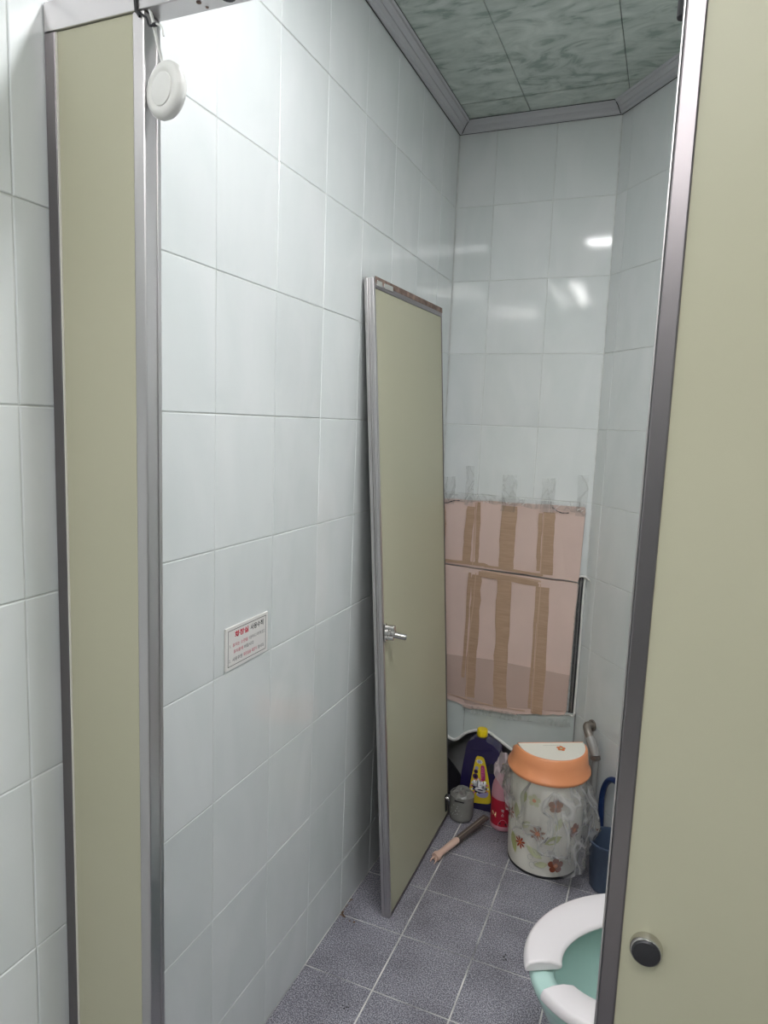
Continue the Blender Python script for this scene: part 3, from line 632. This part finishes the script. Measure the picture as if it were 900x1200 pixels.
# ---------------------------------------------------------------- waste bin
BC = Vector((.487, 1.312, 0)); BR = .116
bn = thing('waste_bin', 'cream flowered waste bin with an orange swing lid on the floor in the back corner', 'bin', tuple(BC))
obj('body', lathe(BC, [(.02, .001), (.108, .001), (.110, .004), (.1125, .012), (.116, .10), (.117, .20), (.117, .32), (.113, .32), (.113, .30)], 64), BINW, bn, smooth=True, angle=50)
obj('base_ring', lathe(BC, [(.1085, .0005), (.1118, .001), (.1132, .007), (.1128, .009), (.105, .009)], 64), BLACKMET, bn, smooth=True)
LZ = .322
RA = math.radians(28); rot = Matrix.Rotation(RA, 4, 'Z')
def lid_mesh():
    bm = bmesh.new(); n = 80; prof = [(.118, -.004, 0), (.128, -.006, 0), (.1315, 0, 0), (.1305, .006, 0), (.1245, .011, 0), (.1195, .045, .6), (.1165, .070, 1), (.1135, .073, 1), (.108, .073, 1), (.105, .068, 1)]
    rings = []
    for r_, z, k_ in prof:
        row = []
        for k in range(n):
            a = 2 * PI * k / n; back = max(0, math.sin(a - RA)); zz = z - (.058 * k_ * back ** .9 if z > .02 else 0)
            row.append(bm.verts.new((BC.x + r_ * math.cos(a), BC.y + r_ * math.sin(a), LZ + zz)))
        rings.append(row)
    for A_, B_ in zip(rings, rings[1:]):
        for k in range(n): bm.faces.new((A_[k], A_[(k + 1) % n], B_[(k + 1) % n], B_[k]))
    return bm
lid = obj('lid', lid_mesh(), ORANGE, bn, smooth=True, angle=45)
def flap(sgn, zr, ze, m, name, parent, shrink=1.0, lift=0):
    bm = bmesh.new(); R_ = .108 * shrink; n = 24; top = []; 
    for k in range(n + 1):
        a = -PI * k / n if sgn < 0 else PI * k / n
        x, y = R_ * math.cos(a), R_ * math.sin(a); f = abs(y) / .108
        top.append(Vector((x, y, LZ + zr + (ze - zr) * f + lift)))
    a_ = [bm.verts.new(BC + (rot @ p)) for p in top]; b_ = [bm.verts.new(BC + (rot @ (p - Vector((0, 0, .003))))) for p in top]
    bm.faces.new(a_); bm.faces.new(b_[::-1])
    for k in range(len(a_)): bm.faces.new((a_[k], a_[(k + 1) % len(a_)], b_[(k + 1) % len(a_)], b_[k]))
    return obj(name, bm, m, parent)
fp = flap(-1, .078, .070, FLAPW, 'flap', lid)
flap(1, .078, .010, FLAPW, 'flap', lid)
obj('flap_ridge', tube([tuple(BC + rot @ Vector((-.108, 0, LZ + .0765))), tuple(BC + rot @ Vector((.108, 0, LZ + .0765)))], .0022, 10), ORANGE, lid, smooth=True)
def flower(cx_, cy_, r_, petals, m, mp, parent, name='flower_print', thin=.45, rot0=0.0, ctr=None):
    """mp maps print coordinates (metres) to 3d"""
    bm = bmesh.new()
    for k in range(petals):
        a = rot0 + 2 * PI * k / petals; d = Vector((math.cos(a), math.sin(a))); n = Vector((-d.y, d.x)); P = []
        for s, w_ in ((.12, .04), (.35, .75), (.62, 1.0), (.86, .75), (1.0, .1)): P.append((d * r_ * s + n * r_ * thin * .5 * w_))
        for s, w_ in ((.86, .75), (.62, 1.0), (.35, .75), (.12, .04)): P.append((d * r_ * s - n * r_ * thin * .5 * w_))
        bm.faces.new([bm.verts.new(mp(cx_ + p.x, cy_ + p.y)) for p in P])
    bmesh.ops.triangulate(bm, faces=bm.faces[:])
    o = obj(name, bm, m, parent)
    return o
def cyl_map(c, R_, prof=None):
    return lambda a, z: Vector((c.x + R_ * math.sin(a / R_), c.y - R_ * math.cos(a / R_), z))
BMAP = cyl_map(BC, .1176)
def leafpr(a, z, l, w_, ang_, m, parent=bn, mp=BMAP, name='leaf_print'):
    bm = bmesh.new(); d = Vector((math.cos(ang_), math.sin(ang_))); n = Vector((-d.y, d.x)); P = []
    prof = [(-.5, 0), (-.3, .6), (0, 1), (.25, .8), (.5, 0)]
    for s, q in prof: P.append(d * l * s + n * w_ * .5 * q)
    for s, q in prof[-2:0:-1]: P.append(d * l * s - n * w_ * .5 * q)
    bm.faces.new([bm.verts.new(mp(a + p.x, z + p.y)) for p in P]); bmesh.ops.triangulate(bm, faces=bm.faces[:])
    return obj(name, bm, m, parent)
BIN_PRINTS = [  # kind, arc position, z
    ('f', .045, .250, .024, 5, FL_B, .85), ('f', -.062, .098, .021, 8, FL_R, .3), ('f', .058, .052, .026, 5, FL_D, .8), ('f', -.005, .150, .026, 7, FL_B, .35),
    ('f', -.022, .255, .022, 5, FL_Y, .75), ('f', -.120, .17, .024, 8, FL_R, .3), ('f', .12, .16, .024, 5, FL_D, .8)]
for kd, a, z, r_, pn, m_, tn in BIN_PRINTS:
    o = flower(a, z, r_, pn, m_, BMAP, bn, thin=tn, rot0=.3)
    cc = flower(a, z, r_ * .28, 6, FL_O, cyl_map(BC, .1180), o, name='flower_centre', thin=1.0)
for a, z, l, w_, an, m_ in ((-.060, .252, .055, .026, 1.3, FL_G), (-.085, .19, .06, .028, 1.8, FL_G), (-.090, .085, .07, .030, 1.9, FL_G), (-.012, .085, .06, .026, -.5, FL_Y), (.045, .135, .06, .026, .5, FL_G), (.012, .05, .045, .02, .2, FL_Y), (.06, .19, .05, .022, 1.2, FL_Y), (-.045, .165, .045, .02, .8, FL_Y)):
    leafpr(a, z, l, w_, an, m_)
bm = bmesh.new()
for (a, z, r_) in ((-.022, .066, .009), (-.014, .042, .010), (-.002, .050, .008)):
    tube([BMAP(a + r_ * math.cos(t_), z + r_ * math.sin(t_)) for t_ in [k * 5.4 / 12 for k in range(13)]], .0006, 5, bm)
obj('swirl_print', bm, FL_K, bn)
FMAP = lambda a, b: BC + rot @ Vector((a, b, LZ + .0786 - .008 * abs(b) / .108))
o = flower(.022, -.036, .015, 5, FL_O, FMAP, fp, thin=.8); flower(.022, -.036, .005, 6, FL_Y, lambda a, b: FMAP(a, b) + Vector((0, 0, .0003)), bn, name='flower_centre', thin=1)
bm = bmesh.new(); 
for k in range(9): box((-.03 + k * .0065, -.019, 0), (-.0262 + k * .0065, -.0175, .0004), bm)
for v in bm.verts: v.co = FMAP(v.co.x, v.co.y) + Vector((0, 0, v.co.z))
obj('small_print', bm, FL_K, fp)
# clear bag hanging out from under the lid
rnd = random.Random(11)
def bag_surface():
    bm = bmesh.new(); n, rows_ = 96, 22; grid = []
    ph_ = [rnd.uniform(0, 6.28) for _ in range(8)]
    for j in range(rows_ + 1):
        f = j / rows_; row = []
        for k in range(n):
            a = 2 * PI * k / n                                # 0 = +x, -pi/2 = toward the camera
            rgt = max(0, math.cos(a - math.radians(-38))) ** 3; lft = max(0, math.cos(a - math.radians(190))) ** 2.5; fr = max(0, math.cos(a + PI / 2)) ** 2
            hem = .175 - .060 * rgt + .085 * lft - .070 * fr + .02 * math.sin(5 * a + ph_[0]) + .012 * math.sin(11 * a + ph_[1])
            z = LZ - .004 + (hem - LZ) * f
            bul = (.060 * rgt + .022 * lft + .004 * fr) * (math.sin(min(1, f * 1.15) * PI * .62)) 
            fold = (.0045 * math.sin(17 * a + ph_[2] + 3 * f) + .0035 * math.sin(29 * a + ph_[3] - 5 * f) + .003 * math.sin(9 * a + 9 * f)) * (min(1, f * 3)) * (.45 + 1.6 * rgt + lft)
            crum = rnd.uniform(-.0012, .0012) * (rgt * 1.6 + .4 + lft) * min(1, 4 * f)
            r_ = max(.1192, .1215 + bul + fold + crum)
            row.append(bm.verts.new((BC.x + r_ * math.cos(a), BC.y + r_ * math.sin(a), z)))
        grid.append(row)
    for j in range(rows_):
        for k in range(n): bm.faces.new((grid[j][k], grid[j][(k + 1) % n], grid[j + 1][(k + 1) % n], grid[j + 1][k]))
    return bm
bgt = thing('plastic_bag', 'clear crumpled plastic bag lining the flowered bin and hanging out under its orange lid', 'plastic bag', tuple(BC))
obj('bag', bag_surface(), BAG, bgt, smooth=True, angle=0)
# gathered pale corner of the bag above the pink bottle
def crumple(corners, n, amp, seed):
    r2 = random.Random(seed); bm = bmesh.new(); a, b, c_, d_ = [Vector(p) for p in corners]; g = []
    for j in range(n + 1):
        row = []
        for i in range(n + 1):
            s, t_ = i / n, j / n; p = (a * (1 - s) + b * s) * (1 - t_) + (d_ * (1 - s) + c_ * s) * t_
            p += Vector((r2.uniform(-amp, amp), r2.uniform(-amp, amp), r2.uniform(-amp, amp) * .7)) + Vector((0, -.012 * math.sin(s * PI * 3), 0)); row.append(bm.verts.new(p))
        g.append(row)
    for j in range(n):
        for i in range(n): bm.faces.new((g[j][i], g[j][i + 1], g[j + 1][i + 1], g[j + 1][i]))
    return bm
obj('bag_corner', crumple([(.322, 1.36, .318), (.368, 1.318, .305), (.378, 1.265, .165), (.300, 1.345, .250)], 9, .0035, 3), BAGP, bgt, smooth=True, angle=0, label='pale pinkish bunched corner of the bag')
obj('bag_corner', crumple([(.350, 1.32, .300), (.385, 1.25, .315), (.392, 1.225, .150), (.360, 1.285, .170)], 9, .003, 4), BAG, bgt, smooth=True, angle=0)

# ---------------------------------------------------------------- navy drain cleaner bottle
nb = thing('cleaner_bottle', 'tall navy blue cleaner bottle with a yellow cap and yellow label against the back wall', 'bottle', (.215, 1.517, 0))
OUT = [(.160, .0), (.268, .0), (.274, .006), (.277, .06), (.281, .13), (.272, .150), (.264, .168), (.268, .186), (.284, .204), (.290, .222), (.284, .240), (.262, .257), (.238, .266), (.236, .275), (.196, .275), (.194, .268), (.178, .258), (.168, .245), (.161, .20), (.152, .12), (.150, .05), (.154, .006)]
P = [(p.x, p.y) for p in smooth_pts([(a, b, 0) for a, b in OUT] + [(OUT[0][0], OUT[0][1], 0)], 3)][:-1]
bm = prism(P, lambda x, z: (x, 1.4915, z + .001), lambda x, z: (x, 1.5435, z + .001))
bd = obj('body', bm, NAVY, nb, smooth=True, bevel=.011, seg=4, angle=60)
bm = prism([(.240, .155), (.262, .155), (.266, .17), (.262, .185), (.250, .195), (.238, .18)], lambda x, z: (x + .012, 1.4912, z - .005), lambda x, z: (x + .012, 1.4925, z - .005))
obj('grip_recess', bm, mat('dark_grip', (.02, .022, .03), .3), nb)
obj('cap', lathe((.216, 1.517, 0), [(.012, .2735), (.0188, .2745), (.0200, .278), (.0195, .298), (.0172, .3015), (.01, .302)], 28), YEL, nb, smooth=True, angle=50)
bm = tube(smooth_pts([(.185, 1.4905, .224), (.21, 1.4900, .226), (.245, 1.4905, .234), (.262, 1.4908, .240)], 4), .0016, 8)
obj('shoulder_ridge', bm, NAVY, nb, smooth=True)
NF = lambda x, z, e=0: Vector((x, 1.4908 - e, z))
def flat(poly, m, e, parent=nb, name='label_print', label=None, F=NF):
    P = [(p.x, p.y) for p in smooth_pts([(a, b, 0) for a, b in poly] + [(poly[0][0], poly[0][1], 0)], 3)][:-1] if len(poly) > 5 else poly
    return obj(name, prism(P, lambda x, z: F(x, z, e + .0002), lambda x, z: F(x, z, e)), m, parent, label=label)
lb = flat([(.196, .022), (.255, .030), (.268, .044), (.262, .09), (.252, .14), (.240, .185), (.232, .204), (.216, .207), (.205, .200), (.196, .15), (.188, .09), (.186, .04)], LABY, .0, name='front_label', label='yellow front label with white Korean lettering')
def star(cx_, cz, r0, r1, n, m, e, sq=1.0):
    poly = []
    for k in range(2 * n):
        r_ = r0 if k % 2 else r1; a = PI * k / n; poly.append((cx_ + r_ * math.cos(a), cz + r_ * math.sin(a) * sq))
    bm = prism(poly, lambda x, z: NF(x, z, e + .0002), lambda x, z: NF(x, z, e)); return obj('label_print', bm, m, lb)
star(.218, .186, .009, .014, 8, LWH, .0004, .7); star(.218, .186, .006, .010, 7, LAV, .0007, .8)
flat([(.224, .172), (.237, .172), (.243, .130), (.240, .118), (.229, .118), (.225, .14)], MAG, .0006, lb)
for cx_, cz, r_ in ((.209, .160, .007), (.207, .146, .008), (.206, .127, .0105)):
    flat([(cx_ + r_ * math.cos(k * PI / 4), cz + r_ * math.sin(k * PI / 4)) for k in range(8)], PURP if r_ > .0075 else LAV, .0006, lb)
    star(cx_, cz, r_ * .3, r_ * .7, 5, LAV if r_ < .0075 else NAVY, .0009)
for k in range(14):
    a = 2 * PI * k / 14; c0 = Vector((.224, .088)); d = Vector((math.cos(a), math.sin(a))); n = Vector((-d.y, d.x))
    q = [c0 + d * .020 + n * .003, c0 + d * .034 + n * .0042, c0 + d * .034 - n * .0042, c0 + d * .020 - n * .003]
    flat([(p.x if .190 < p.x < .260 else (.190 if p.x < .2 else .260), p.y) for p in q], LPK if k % 2 else LWH, .0004, lb)
star(.224, .088, .024, .030, 12, NAVY, .0008, .9)
flat([(.212, .058), (.228, .050), (.252, .056), (.258, .075), (.245, .072), (.225, .064)], LAV, .0010, lb)
MT = Matrix(((1, 0, 0, 0), (0, 0, -1, 1.4908), (0, 1, 0, 0), (0, 0, 0, 1)))
text('뻥', .199, .069, .049, .046, LWH, lb, MT, z=.0013, bold=.035, depth=.0003)
text('뚫어', .2275, .122, .0105, .046, LPK, lb, MT, z=.0009, depth=.0002)
text('강력세정', .209, .1165, .034, .006, INK_R, lb, MT, z=.0009, depth=.0002)
tag(nb, nb['label'], 'bottle')

# ---------------------------------------------------------------- pink bottle
PC = Vector((.327, 1.428, 0)); 
pk = thing('bleach_bottle', 'pink plastic bottle with a red label standing left of the flowered bin', 'bottle', tuple(PC))
obj('body', lathe(PC, [(.03, .001), (.0385, .002), (.0425, .007), (.0435, .016), (.0435, .018), (.0430, .020), (.0430, .118), (.0438, .121), (.0435, .128), (.0425, .148), (.039, .165), (.030, .183), (.018, .195), (.0150, .200), (.013, .203)], 48), PINK, pk, smooth=True, angle=50)
obj('cap', lathe(PC, [(.012, .203), (.0175, .204), (.0178, .225), (.016, .229), (.008, .230)], 28), PINK, pk, smooth=True, angle=50)
rl_ = obj('label_wrap', lathe(PC, [(.0432, .022), (.0434, .022), (.0434, .117), (.0432, .117)], 48, capt=False, capb=False), REDL, pk, smooth=True, label='red wrap label')
PM = cyl_map(PC, .0438)
bm = bmesh.new()
def curved(poly, m, parent, mp, name='label_print', n=1):
    bm = bmesh.new(); bm.faces.new([bm.verts.new(mp(*p)) for p in poly]); bmesh.ops.triangulate(bm, faces=bm.faces[:]); return obj(name, bm, m, parent)
curved([(-.008, .022), (-.006, .034), (.002, .046), (.010, .050), (.018, .046), (.026, .034), (.028, .022)], PINKL, rl_, PM)
for k, (a, z) in enumerate(((.000, .034), (.010, .038), (.020, .032))):
    curved([(a - .003, z - .003), (a + .003, z - .003), (a + .003, z + .003), (a - .003, z + .003)], REDL if k % 2 else INK_K, rl_, cyl_map(PC, .0441))
def ctext(body, x, y, w_, h_, m, parent, c, R_, bold=0.0, rotv=False):
    o = text(body, x, y, w_, h_, m, None, Matrix.Identity(4), z=0, bold=bold, depth=.0002)
    me = o.data; loc = o.location.copy(); 
    for v in me.vertices:
        p = v.co + loc; rr = R_ + (p.z); a = p.x / R_
        v.co = Vector((c.x + rr * math.sin(a), c.y - rr * math.cos(a), p.y)) - WL[root_of(parent).name]
    o.location = (0, 0, 0); o.parent = parent; return o
ctext('락', .003, .075, .009, .012, LWH, rl_, PC, .0440, .02); ctext('스', .003, .061, .009, .011, LWH, rl_, PC, .0440, .02)
ctext('N', -.036, .052, .020, .018, GOLD, rl_, PC, .0440, .02)

# ---------------------------------------------------------------- grey cup
CC = Vector((.180, 1.413, 0))
cp = thing('plastic_cup', 'grey translucent plastic tub with a crumpled top beside the leaning door', 'cup', tuple(CC))
bm = lathe(CC, [(.02, .001), (.036, .0015), (.041, .006), (.0435, .02), (.0440, .06), (.0435, .088), (.0425, .094), (.0405, .094), (.0410, .080), (.0400, .03), (.030, .012)], 40, capt=True)
obj('body', bm, CUPG, cp, smooth=True, angle=50)
r3 = random.Random(2); bm = bmesh.new(); rings = []
for j, (rr, zz) in enumerate(((.0425, .091), (.036, .099), (.024, .104), (.010, .101))):
    rings.append([bm.verts.new((CC.x + rr * math.cos(2 * PI * k / 14) + r3.uniform(-.003, .003), CC.y + rr * math.sin(2 * PI * k / 14) + r3.uniform(-.003, .003), zz + r3.uniform(-.005, .006) * (j > 0))) for k in range(14)])
for Aa, Bb in zip(rings, rings[1:]):
    for k in range(14): bm.faces.new((Aa[k], Aa[(k + 1) % 14], Bb[(k + 1) % 14], Bb[k]))
bm.faces.new(rings[-1]); obj('crumpled_top', bm, CUPG, cp)
bm = box((-.015, -.0455, .083), (.020, -.042, .0862)); bmesh.ops.translate(bm, verts=bm.verts, vec=CC); obj('slit', bm, BLACK, cp)
r4 = random.Random(9); bm = bmesh.new()
for k in range(16):
    a = r4.uniform(-.7, .4); z = r4.uniform(.03, .075); p = Vector((CC.x + .0442 * math.sin(a), CC.y - .0442 * math.cos(a), z)); tube([p, p + Vector((r4.uniform(-.002, .002), -.0003, r4.uniform(-.002, .002)))], .0007, 5, bm)
obj('droplet', bm, SHINE, cp)

# black sheet in the dark corner behind the cup
bm = prism([(.058, .0), (.155, .0), (.135, .09), (.10, .13), (.062, .165)], lambda x, z: (x, 1.541 + (x - .058) * .03, z + .001), lambda x, z: (x, 1.546 + (x - .058) * .03, z + .001))
tag(obj('dustpan', bm, BLACK, bevel=.001), 'black plastic dustpan standing in the back left corner behind the grey tub', 'dustpan')

# ---------------------------------------------------------------- wooden tool on the floor
H0 = Vector((.1745, 1.135, .0165)); H1 = Vector((.278, 1.385, .046)); d = (H1 - H0); L = d.length; d.normalize()
tl = thing('hand_tool', 'flat dark stick with a pale pink grip lying on the floor tiles', 'tool', (H0.x, H0.y, 0))
sd = Vector((0, 0, 1)).cross(d).normalized(); upv = d.cross(sd).normalized(); MT2 = Matrix((d, sd, upv)).transposed().to_4x4(); MT2.translation = H0
bm = bmesh.new(); rr = [(.0, .0145, .0135), (.012, .0160, .0145), (.020, .0115, .0105), (.030, .0105, .0095), (.085, .0120, .0105), (.108, .0115, .010), (.114, .0095, .008)]
rings = []
for s, a, b in rr: rings.append([bm.verts.new((s, a * math.cos(t_), b * math.sin(t_))) for t_ in [2 * PI * k / 18 for k in range(18)]])
for Aa, Bb in zip(rings, rings[1:]):
    for k in range(18): bm.faces.new((Aa[k], Aa[(k + 1) % 18], Bb[(k + 1) % 18], Bb[k]))
bm.faces.new(rings[0]); bm.faces.new(rings[-1]); bmesh.ops.transform(bm, matrix=MT2, verts=bm.verts); obj('grip', bm, HANDLE, tl, smooth=True, angle=50, label='pale pink flared grip')
obj('blade', box((.112, -.0115, -.005), (L, .0115, .004), mw=MT2), BARM, tl, bevel=.001)
obj('blade_edge', box((.112, -.001, .0035), (L - .01, .0025, .0048), mw=MT2), BARE, tl)
bm = bmesh.new()
for s in (-1, 1): tube([MT2 @ Vector((.002, .004 * s, 0)), MT2 @ Vector((-.008, .009 * s, -.006)), MT2 @ Vector((-.016, .008 * s, -.011))], [.003, .0022, .0012], 8, bm)
obj('prong', bm, HANDLE, tl, smooth=True)

# ---------------------------------------------------------------- water pipe on the diagonal wall
def dw(s, off, z): return o3 + DD * s + DN * off + Vector((0, 0, z))
pp = thing('water_pipe', 'corroded brown water pipe elbow and valve on the right wall behind the bin', 'pipe', tuple(dw(.10, .0, .0)))
obj('flange', tube([dw(.108, .001, .412), dw(.108, .007, .412)], .019, 24), PIPE, pp, smooth=True)
obj('elbow', tube(smooth_pts([dw(.108, .004, .412), dw(.112, .026, .414), dw(.128, .034, .405), dw(.146, .035, .388)], 4), .0135, 16), PIPE, pp, smooth=True)
obj('valve_body', tube([dw(.144, .035, .391), dw(.153, .034, .380), dw(.174, .033, .352), dw(.179, .033, .342)], [.014, .0165, .0160, .013], 16), PIPEG, pp, smooth=True)
obj('valve_ring', tube([dw(.179, .033, .342), dw(.181, .033, .331)], .0165, 8), PIPE, pp)
obj('pipe', tube([dw(.181, .033, .331), dw(.183, .030, .14), dw(.183, .030, .002)], .0105, 14), PIPEG, pp, smooth=True, label='grey straight pipe running down')
# blue tub and hose behind the bag
BT = dw(.345, .074, 0)
tb = thing('plastic_tub', 'slate blue plastic tub half hidden by the clear bag and the right post', 'tub', tuple(BT))
obj('body', lathe(BT, [(.03, .001), (.048, .002), (.050, .006), (.062, .150), (.066, .154), (.066, .160), (.061, .160), (.058, .148), (.045, .01)], 40), BLUET, tb, smooth=True, angle=50)
tag(obj('hose', tube(smooth_pts([dw(.215, .012, .0), dw(.212, .014, .12), dw(.214, .020, .21), dw(.232, .022, .272), dw(.268, .024, .305), dw(.31, .022, .300), dw(.355, .014, .25), dw(.43, .012, .12), dw(.435, .012, .012)], 6), .0095, 14), BLUE, smooth=True), 'dark blue hose arching up against the right wall behind the bin', 'hose')

# ---------------------------------------------------------------- toilet
al = math.radians(35); TF = Vector((.606, .322, 0)); BKd = Vector((math.cos(al), math.sin(al), 0)); LT = Vector((-math.sin(al), math.cos(al), 0))
TC = TF + BKd * .24
to = thing('toilet', 'pale aqua toilet with a white open-front seat at the right edge of the doorway', 'toilet', tuple(TC))
def tp_(lon, lat, z): return TC - BKd * lon + LT * lat + Vector((0, 0, z))    # lon positive to the front
def ell(a_f, a_b, b, t_):   # point on an egg outline
    c_, s = math.cos(t_), math.sin(t_); return ((a_f if c_ > 0 else a_b) * c_, b * s)
def loft(secs, n=56, cap0=True, cap1=True):
    bm = bmesh.new(); rings = []
    for af, ab, b, z, dx in secs: rings.append([bm.verts.new(tp_(ell(af, ab, b, 2 * PI * k / n)[0] + dx, ell(af, ab, b, 2 * PI * k / n)[1], z)) for k in range(n)])
    for A_, B_ in zip(rings, rings[1:]):
        for k in range(n): bm.faces.new((A_[k], A_[(k + 1) % n], B_[(k + 1) % n], B_[k]))
    if cap0: bm.faces.new(rings[0])
    if cap1: bm.faces.new(rings[-1])
    return bm
obj('bowl', loft([(.13, .20, .10, .001, 0), (.135, .20, .105, .012, 0), (.125, .19, .095, .05, 0), (.13, .19, .10, .14, 0), (.165, .20, .13, .24, 0), (.205, .20, .16, .33, 0), (.226, .20, .176, .375, 0), (.229, .20, .179, .388, 0), (.222, .195, .172, .3965, 0), (.200, .18, .150, .3975, 0),
                  (.186, .165, .132, .392, 0), (.180, .16, .126, .375, 0), (.176, .155, .124, .340, 0), (.150, .13, .105, .27, 0), (.10, .10, .075, .215, -.01), (.06, .06, .045, .195, -.02), (.02, .02, .02, .19, -.02)]), CERAM, to, smooth=True, angle=60)
obj('water', loft([(.105, .105, .08, .2195, -.01), (.105, .105, .08, .2205, -.01)]), WATER, to)
# seat: open ring
def seat_ring():
    bm = bmesh.new(); n = 72; gap = .030; rings = []
    sec = [(0.0, .398), (-.002, .408), (.08, .418), (.35, .4205), (.65, .418), (.95, .410), (1.0, .402), (.9, .398)]   # fraction outer->inner, z
    t0 = math.asin(min(1, gap / .185))
    for k in range(n + 1):
        t_ = t0 + (2 * PI - 2 * t0) * k / n
        ox, oy = ell(.240, .215, .186, t_); ix, iy = ell(.168, .150, .104, t_)
        row = []
        if k in (0, n):      # rounded arm tips
            s = 1 if k == 0 else -1
            iy = s * max(abs(iy), .022)
        for f, z in sec:
            x = ox + (ix - ox) * f; y = oy + (iy - oy) * f
            row.append(bm.verts.new(tp_(x, y, z)))
        rings.append(row)
    m_ = len(sec)
    for A_, B_ in zip(rings, rings[1:]):
        for k in range(m_): bm.faces.new((A_[k], A_[(k + 1) % m_], B_[(k + 1) % m_], B_[k]))
    bm.faces.new(rings[0]); bm.faces.new(rings[-1])
    return bm
obj('seat', seat_ring(), SEAT, to, smooth=True, angle=60, bevel=.004, seg=3, label='white open-front seat')
obj('rear_deck', prism([(-.16, -.155), (-.16, .155), (-.31, .17), (-.31, -.17)], lambda a, b: tp_(a, b, .20), lambda a, b: tp_(a, b, .396)), CERAM, to, bevel=.015, seg=3)
obj('pedestal', prism([(-.10, -.10), (-.10, .10), (-.34, .11), (-.34, -.11)], lambda a, b: tp_(a, b, .001), lambda a, b: tp_(a, b, .21)), CERAM, to, bevel=.015, seg=3)
tk = obj('tank', prism([(-.30, -.18), (-.30, .18), (-.455, .18), (-.455, -.18)], lambda a, b: tp_(a, b, .395), lambda a, b: tp_(a, b, .72)), CERAM, to, bevel=.02, seg=3)
obj('tank_lid', prism([(-.29, -.19), (-.29, .19), (-.46, .19), (-.46, -.19)], lambda a, b: tp_(a, b, .72), lambda a, b: tp_(a, b, .75)), CERAM, to, bevel=.01, seg=3)
obj('seat_lid', prism([(-.215, -.17), (-.215, .17), (-.235, .17), (-.235, -.17)], lambda a, b: tp_(a, b, .415), lambda a, b: tp_(a - .05, b * .8, .80)), SEAT, to, bevel=.006, seg=2)

# ---------------------------------------------------------------- stains and small marks on the floor
bm = bmesh.new(); r5 = random.Random(4)
for k in range(26):
    a = r5.random(); p = Vector((.004 + .055 * a * a, .797 - .02 * a, .0006)) if k % 2 else Vector((.004, .797 + .07 * a, .0006))
    p += Vector((r5.uniform(0, .004), r5.uniform(-.004, .004), 0)); tube([p, p + Vector((0, 0, .0006))], r5.uniform(.0012, .0038), 7, bm)
o = obj('rust_stain', bm, STAIN, fl); o['kind'] = 'stuff'
for cx_, cy_, n in ((.150, .520, 9), (.465, .835, 8), (.335, 1.33, 4)):
    bm = bmesh.new()
    for k in range(n):
        p = Vector((cx_ + r5.gauss(0, .008), cy_ + r5.gauss(0, .006), .0006)); tube([p, p + Vector((0, 0, .0005))], r5.uniform(.001, .0026), 7, bm)
    obj('dark_mark', bm, SPOT, fl)
bpy.context.view_layer.update()
